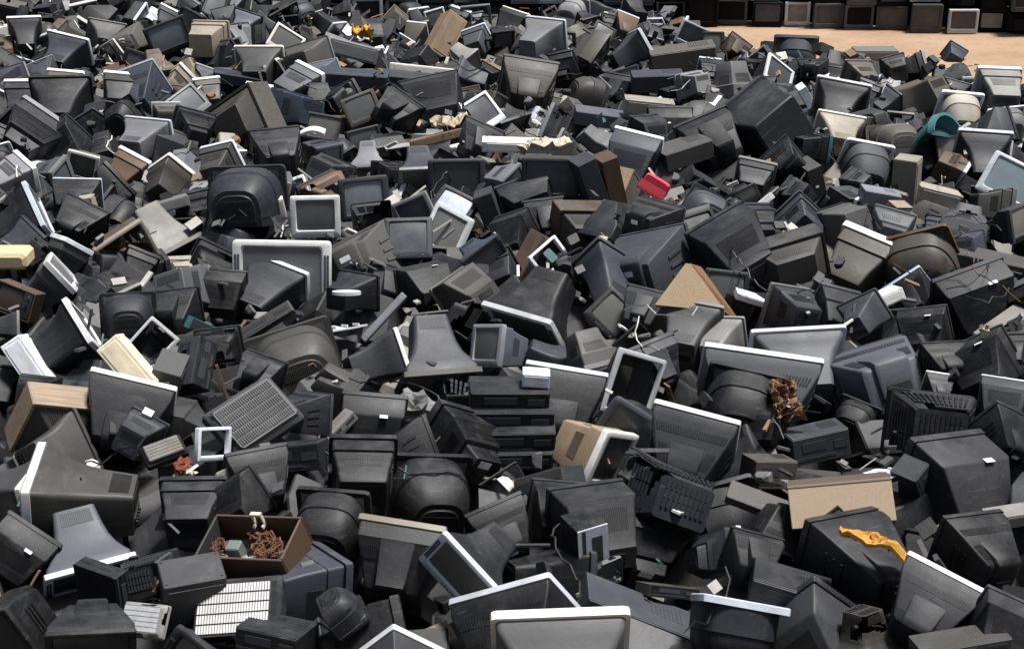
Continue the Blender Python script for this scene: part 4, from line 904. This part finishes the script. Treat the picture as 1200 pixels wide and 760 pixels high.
single('brass_post', {'post': (MB().loft([[(2.2 * math.cos(a * 1.047), 2.2 * math.sin(a * 1.047), z) for a in range(6)] for z in (-28, 24)], True, True), 'plastic', (.3, .24, .15), 40), 'collar': (MB().loft([[(4.5 * math.cos(a * 1.047), 4.5 * math.sin(a * 1.047), z) for a in range(6)] for z in (8, 18)], True, True), 'plastic', (.42, .36, .26), 40)}, None, None, 'short pale metal post with a collar sticking up at the right', 'post', 1150, 402, .15, sp=12)
single('white_scrap', {'panel': (sheet(1, 1, 3, lambda u, v: (-17 + 34 * u, -10 + 20 * v, 8 * math.sin(u * 2.6))), 'plastic', COL['W'], 30)}, None, None, 'white curved plastic scrap above the tall dark dome', 'plastic scrap', 364, 158, .1)
single('white_disc', {'disc': (MB().loft([[(17 * math.cos(a * .4488), 9 * math.sin(a * .4488), z) for a in range(14)] for z in (-2, 2)], True, True), 'plastic', COL['W'], 40)}, None, None, 'small white plastic disc on a charcoal set below the upright monitor', 'plastic disc', 406, 343, .16, el=10)

# ------------------------------------------------------------------ row of stacked sets behind the sandy strip
WALL_Y = 28.7
def back_row():
    x = -5.2; i = 0
    r2 = random.Random(5)
    keys = ['mon', 'box', 'box', 'mon', 'flr', 'box', 'mon', 'box']
    bez = ['K', 'K', 'G', 'K', 'S', 'K', 'L', 'K', 'L', 'G', 'S', 'K']
    while x < 10.6:
        col_x = x; wid = r2.uniform(.46, .60); z = .0
        yb = WALL_Y - max(0, (x - 5) * .2) + r2.uniform(-.05, .05)
        for lev in range(2):
            k = r2.choice(keys); hh = {'mon': .93, 'box': .81, 'flr': .76}[k]; ww = wid * r2.uniform(.96, 1.0)
            bc = r2.choice(bez); px = 600 + FPX * x / yb * 1.02
            if lev == 0 and 925 < px < 955: k, bc, hh, ww = 'mon', 'W', .93, .47
            hgt = ww * hh
            vis = lev < 2
            spawn('w' + k, Vector((x + r2.uniform(-.03, .03), yb + r2.uniform(-.1, .1), z + hgt / 2 + .01)), ww, r2.uniform(-8, 8) + (180 if r2.random() < .12 else 0), 0, 0, r2.choice('KCD'), bc,
                  detail=0, pick=False, name='stacked_' + ('monitor' if k == 'mon' else 'television'), cat='monitor' if k == 'mon' else 'television', group='sets stacked in a row behind the sandy strip', screen=r2.choice([(.006, .006, .007), (.03, .03, .032), (.09, .09, .092), (.26, .26, .26)]))
            THINGS[-1]['wall'] = (lev, x, bc)
            z += hgt
        x += wid * r2.uniform(.97, 1.0) + r2.choice((0, 0, 0, .06)); i += 1
back_row()
def rear_rank():
    r2 = random.Random(8); x = -5.5; m = MB()
    while x < 10.8:
        z = 0.0; yb = WALL_Y + .66 - max(0, (x - 5) * .2)
        for lev in range(3):
            h_ = r2.uniform(.5, .6); y0 = yb + r2.uniform(-.08, .08)
            m.loft([ring(y0 - .28, x - .30, x + .30, z + .06, z + h_ - .06, .02, 2), ring(y0 - .30, x - .345, x + .345, z, z + h_, .02, 2), ring(y0, x - .34, x + .34, z, z + h_, .02, 2), ring(y0 + .3, x - .2, x + .2, z + .05, z + h_ * .7, .02, 2)], True, True)
            z += h_
        x += .70
    o = bpy.data.objects.new('stacked_sets_behind', m.mesh('stacked_sets_behind')); C.objects.link(o); o.data.materials.append(M['matte']); o.color = (.004, .004, .005, 1)
    o['kind'] = 'stuff'; o['label'] = 'dark mass of further sets stacked behind the back row'; o['category'] = 'stacked sets'
rear_rank()
# ------------------------------------------------------------------ more sets between and under the ones above
def project(p):
    d = p - Vector((0, 0, CAM_H)); dep = d.y * CP - d.z * SP
    return 600 + FPX * d.x / dep, 380 - FPX * (d.y * SP + d.z * CP) / dep, dep
placed = []
for t_ in THINGS:
    q = project(t_['o'].matrix_world.translation)
    if t_.get('wall') is None: placed.append((q[0], q[1], (t_['size'] or .3) * FPX / q[2]))
fr = random.Random(23)
POSES = [(180, 12), (165, 20), (195, 10), (150, 8), (210, 6), (10, -45), (-30, -50), (170, 30), (120, 15), (-120, 10), (60, -30), (0, 15), (20, 30), (90, 0), (200, -20)]
def wpick(s): return fr.choice(s)
count = {}
def fill(spacing, sink, lim, ymin, ymax):
    y = ymin; n = 0
    while y < ymax:
        half = y * .36 + .6; x = -half
        while x < half:
            xx = x + fr.uniform(-.4, .4) * spacing; yy = y + fr.uniform(-.4, .4) * spacing
            h = heap_h(xx, yy); x += spacing
            if h < .24: continue
            p = Vector((xx, yy, h - sink + fr.uniform(-.08, .08))); u, v, dep = project(p)
            if not (-40 < u < 1240 and -30 < v < 800) or yy > 28.1: continue
            lm = lim if dep < 13 else lim * .78
            near = min(((u - a) ** 2 + ((v - b) * 1.25) ** 2) ** .5 / s_ for a, b, s_ in placed)
            if near < lm: continue
            k = fr.choices(['box', 'flr', 'dom', 'mon', 'wod', 'hbox', 'slb', 'cov', 'brd', 'shd', 'frm', 'grl', 'pcb'], [32, 14, 8, 16, 4, 6, 10, 5, 6, 9, 3, 3, 3])[0]
            if k in ('box', 'flr', 'dom') and sum(1 for q in THINGS if q['nm'] == 'television') > 298: k = fr.choice(['mon', 'slb', 'shd', 'brd', 'hmon', 'cov'])
            az, el = fr.choice(POSES); az += fr.uniform(-25, 25); el += fr.uniform(-10, 10); sp = fr.gauss(0, 26) if fr.random() < .7 else fr.choice((90, -90, 180, 50, -50)) + fr.gauss(0, 14)
            size = fr.uniform(.36, .58) if k not in ('mon', 'hmon') else fr.uniform(.30, .40)
            if k in ('shd', 'grl', 'frm'): size *= .75
            hc = wpick('KKKKKCCCCCCDDDDGOOPLN' if yy > 15 else 'KKKKCCCCCDDO'); bc = wpick('KKCCCDDLLSWW' if yy > 15 else 'KKCCCDDLS')
            dims = None
            if k == 'slb': dims = (size * .8, size * .8, fr.uniform(.08, .2)); hc = wpick('KCCDDPGLW'); bc = hc; k = 'pnl' if hc in 'LW' else k
            if k == 'brd': dims = (size * .7, size * .5, size * .4); hc = wpick('DGLWPB'); bc = hc
            if k == 'pcb': hc = wpick('NOP'); bc = hc; size *= .6
            if k == 'shd': dims = (size * .9, size * fr.uniform(.5, 1.2), size); hc = wpick('KCDDGLPBWS'); bc = hc
            if k == 'wod': hc = wpick('NNPT')
            det = 2 if dep < 13 else (1 if dep < 20 else 0)
            spawn(k, p, size, az, el, sp, hc, bc, detail=det, dims=dims)
            placed.append((u, v, size * FPX / dep)); n += 1
        y += spacing * .9
    return n
n1 = fill(.28, .16, .68, 7.0, 27.8)
n2 = fill(.26, .30, .54, 7.0, 27.8)
print('FILL', n1, n2, len(THINGS))

# ------------------------------------------------------------------ the body of the heap below: uncounted buried sets, one mass
def mass():
    m = MB(); r3 = random.Random(77); y = 5.2
    while y < 30:
        half = min(y * .40 + 1.2, 12); x = -half
        while x < half:
            xx = x + r3.uniform(-.2, .2); yy = y + r3.uniform(-.2, .2); x += .40
            h = heap_h(xx, yy)
            if h < .18: continue
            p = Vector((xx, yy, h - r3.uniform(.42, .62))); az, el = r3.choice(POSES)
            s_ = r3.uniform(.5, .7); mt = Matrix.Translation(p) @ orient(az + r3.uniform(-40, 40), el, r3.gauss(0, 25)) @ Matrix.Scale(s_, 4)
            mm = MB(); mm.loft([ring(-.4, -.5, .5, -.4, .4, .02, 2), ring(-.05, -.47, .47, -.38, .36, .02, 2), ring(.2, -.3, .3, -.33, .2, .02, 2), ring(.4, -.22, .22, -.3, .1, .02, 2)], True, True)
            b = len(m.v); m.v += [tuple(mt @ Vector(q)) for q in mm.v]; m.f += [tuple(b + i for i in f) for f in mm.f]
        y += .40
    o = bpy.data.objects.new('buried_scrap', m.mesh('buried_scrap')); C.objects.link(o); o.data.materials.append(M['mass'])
    o['kind'] = 'stuff'; o['label'] = 'dark mass of buried sets showing in the gaps of the heap'; o['category'] = 'scrap heap'
    # solid core so that no ground shows through
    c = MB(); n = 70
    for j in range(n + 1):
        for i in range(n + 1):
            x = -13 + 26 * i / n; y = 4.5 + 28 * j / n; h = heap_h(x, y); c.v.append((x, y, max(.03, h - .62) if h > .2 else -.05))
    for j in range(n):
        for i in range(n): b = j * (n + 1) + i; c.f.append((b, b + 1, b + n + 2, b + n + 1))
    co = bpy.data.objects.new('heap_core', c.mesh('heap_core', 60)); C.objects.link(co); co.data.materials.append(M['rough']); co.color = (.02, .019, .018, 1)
    co['kind'] = 'structure'; co['label'] = 'dark rubble under the heap of sets'; co['category'] = 'rubble'
mass()
def bits():
    m = MB(); r4 = random.Random(41)
    def add(mm, mt):
        b = len(m.v); m.v.extend(tuple(mt @ Vector(q)) for q in mm.v); m.f.extend(tuple(b + i for i in f) for f in mm.f)
    n = 0
    while n < 650:
        d = r4.uniform(7.2, 27.5); x = r4.uniform(-.36, .36) * d; h = heap_h(x, d)
        if h < .05: continue
        lo = h < .5
        if lo and (r4.random() < .6 or h < .1): continue
        n += 1
        p = Vector((x, d, h + (r4.uniform(-.02, .12) if not lo else r4.uniform(-.02, .10)))); mt = Matrix.Translation(p) @ orient(r4.uniform(0, 360), r4.uniform(-40, 40), r4.gauss(0, 30)); mm = MB()
        q = r4.random()
        if q < .55: mm.box((0, 0, 0), (r4.uniform(.03, .16), r4.uniform(.02, .10), r4.uniform(.006, .03)))
        elif q < .8: mm.box((0, 0, 0), (r4.uniform(.1, .36), r4.uniform(.012, .03), r4.uniform(.008, .02)))
        else: mm.loft([ring(-.03, -.06, .06, -.04, .04, .01, 2), ring(.01, -.05, .05, -.03, .03, .01, 2), ring(.03, -.02, .03, -.01, .02, .01, 2)], True, True)
        add(mm, mt)
    for _ in range(260):      # lighter litter along the thin edge of the heap by the sand
        x = r4.uniform(3.6, 9.0); d = 26.0 - max(0, x - 2.4) * .66 - r4.gauss(.9, .9); h = heap_h(x, d)
        if h < .0605: continue
        mm = MB(); mm.box((0, 0, 0), (r4.uniform(.05, .3), r4.uniform(.04, .2), r4.uniform(.02, .14))); add(mm, Matrix.Translation((x, d, h + r4.uniform(.0, .12))) @ orient(r4.uniform(0, 360), r4.uniform(-30, 30), r4.gauss(0, 25)))
    # cables
    for _ in range(60):
        d = r4.uniform(7.4, 22); x = r4.uniform(-.34, .34) * d; h = heap_h(x, d)
        if h < .3: continue
        pts = [Vector((x, d, h + r4.uniform(.05, .2)))]; a = r4.uniform(0, 6.28)
        for i in range(r4.choice((6, 10, 16))): a += r4.uniform(-.6, .6); pts.append(pts[-1] + Vector((.08 * math.cos(a), .08 * math.sin(a), r4.uniform(-.07, .06))))
        mm = MB(); mm.loft([[tuple(p_ + Vector((.006 * math.cos(b_), .004 * math.cos(b_), .006 * math.sin(b_)))) for b_ in (0, 2.09, 4.19)] for p_ in pts], True, True); add(mm, Matrix.Identity(4))
    o = bpy.data.objects.new('loose_debris', m.mesh('loose_debris')); C.objects.link(o); o.data.materials.append(M['bits'])
    o['kind'] = 'stuff'; o['label'] = 'small plastic splinters, boards and cables strewn over the heap'; o['category'] = 'debris'
bits()
# ------------------------------------------------------------------ labels: each thing by its look and by the landmark next to it
bpy.context.view_layer.update()
LM = []
for t_ in THINGS:
    u, v, dep = project(t_['o'].matrix_world.translation); t_['uv'] = (u, v)
    if t_.get('landmark'): LM.append((t_['landmark'], u, v, t_))
def pose_words(t):
    az = (t['az'] + 180) % 360 - 180; el, sp = t['el'], t['sp']
    if t['key'] in ('slb', 'pnl'): return 'standing on edge' if abs(sp) > 60 else ('tilted' if abs(sp) > 18 or abs(el) > 12 else 'lying flat')
    if t['key'] in ('brd', 'grl', 'frm', 'shd'): return 'lying loose'
    tl = ''
    if el > 42: return 'lying face up'
    if el < -38: return 'lying face down'
    if abs(az) > 130: return 'seen from behind' + (' and tilted' if abs(sp) > 15 else '')
    if abs(az) > 50: return 'turned to the ' + ('right' if az > 0 else 'left')
    return 'facing the viewer' + (' and tilted' if abs(sp) > 15 else '')
def kind_words(t):
    n = t['nm'].replace('_', ' ')
    c = CNAME[t['hc']]
    s_ = c + ' ' + n
    if t['key'] in ('box', 'bx2', 'hod', 'bx4', 'flr', 'dom', 'mon', 'wod', 'hbox', 'hflr', 'hdom', 'hmon') and t['bc'] != t['hc'] and CNAME[t['bc']] != c: s_ += ' with ' + CNAME[t['bc']] + ' rim'
    return s_
def direction(dx, dy):
    a = math.degrees(math.atan2(-dy, dx)) % 360
    return ['right of', 'upper right of', 'above', 'upper left of', 'left of', 'lower left of', 'below', 'lower right of'][int((a + 22.5) // 45) % 8]
ORD = ['', 'second', 'third', 'fourth', 'fifth', 'sixth', 'seventh', 'eighth', 'ninth', 'tenth', 'eleventh', 'twelfth']
used = {}
pend = []
for t_ in THINGS:
    if t_.get('wall') is not None:
        continue
    if t_['label']: t_['o']['label'] = t_['label']; used[t_['label']] = 1; continue
    pend.append(t_)
pend.sort(key=lambda t: -t['uv'][1])
classes = {}
for t_ in pend:
    u, v = t_['uv']
    l = min(LM, key=lambda q: (q[1] - u) ** 2 + ((q[2] - v) * 1.3) ** 2)
    d = direction(u - l[1], v - l[2]); dist = ((u - l[1]) ** 2 + (v - l[2]) ** 2) ** .5
    t_['d'] = (d, l[0], dist); kw, pw = kind_words(t_), pose_words(t_); k0 = kw.split(' with ')[0]
    for base in (kw + ', ' + pw, kw + ', ' + pw.replace(' and tilted', ''), k0 + ', ' + pw, k0 + ', ' + pw.replace(' and tilted', ''), kw, k0):
        if len((base + ' ' + d + ' ' + l[0]).split()) + 2 <= 16: break
    classes.setdefault((base, d, l[0]), []).append(t_)
for (base, d, l), ts in classes.items():
    ts.sort(key=lambda t: t['d'][2])
    for i, t_ in enumerate(ts):
        if len(ts) == 1: lab = base + ', ' + d + ' ' + l
        else: lab = base + ', ' + (['nearest', 'second nearest', 'third nearest', 'fourth nearest', 'fifth nearest', 'sixth nearest', 'seventh nearest', 'eighth nearest', 'ninth nearest', 'tenth nearest', 'eleventh nearest', 'twelfth nearest'][min(i, 11)]) + ' ' + d + ' ' + l
        t_['o']['label'] = lab
# the row at the back: counted from the white framed monitor
for t in THINGS:
    if t.get('rear'): t['o']['label'] = CNAME[t['bc']] + ' television in the dark rear rank behind the stacked row at the back'
NW = 'zero one two three four five six seven eight nine ten eleven twelve thirteen fourteen fifteen sixteen seventeen eighteen nineteen twenty twentyone twentytwo twentythree twentyfour twentyfive twentysix twentyseven twentyeight twentynine thirty'.split()
wl = [t for t in THINGS if t.get('wall') is not None and not t.get('rear')]
cols = sorted({round(t['wall'][1], 4) for t in wl}); wx = next((round(t['wall'][1], 4) for t in wl if t['wall'][0] == 0 and t['bc'] == 'W' and 915 < t['uv'][0] < 965), cols[len(cols) // 2])
ci = cols.index(wx); LV = ['bottom', 'second level', 'third level', 'top']
for t in wl:
    k = cols.index(round(t['wall'][1], 4)) - ci; noun = 'monitor' if t['key'] == 'wmon' else 'television'; rim = CNAME[t['bc']] + ' rimmed '
    if k == 0 and t['wall'][0] == 0: t['o']['label'] = 'white framed monitor on the sand in the stacked row at the back'; continue
    pos = 'same column as' if k == 0 else f"{NW[abs(k)]} column{'s' if abs(k) > 1 else ''} {'right' if k > 0 else 'left'} of"
    t['o']['label'] = f"{rim}{noun}, {pos} the white monitor, {LV[t['wall'][0]]} of back row"
seen = {}
for t in THINGS:
    lab = t['o']['label']; n_ = len(lab.split())
    if n_ > 16: t['o']['label'] = ' '.join(lab.split()[:16])
    seen.setdefault(t['o']['label'], []).append(t)
from collections import Counter
print('KINDS', Counter(t['nm'] for t in THINGS))
print('LABELS', len(seen), 'of', len(THINGS), [k for k, v in seen.items() if len(v) > 1][:5])
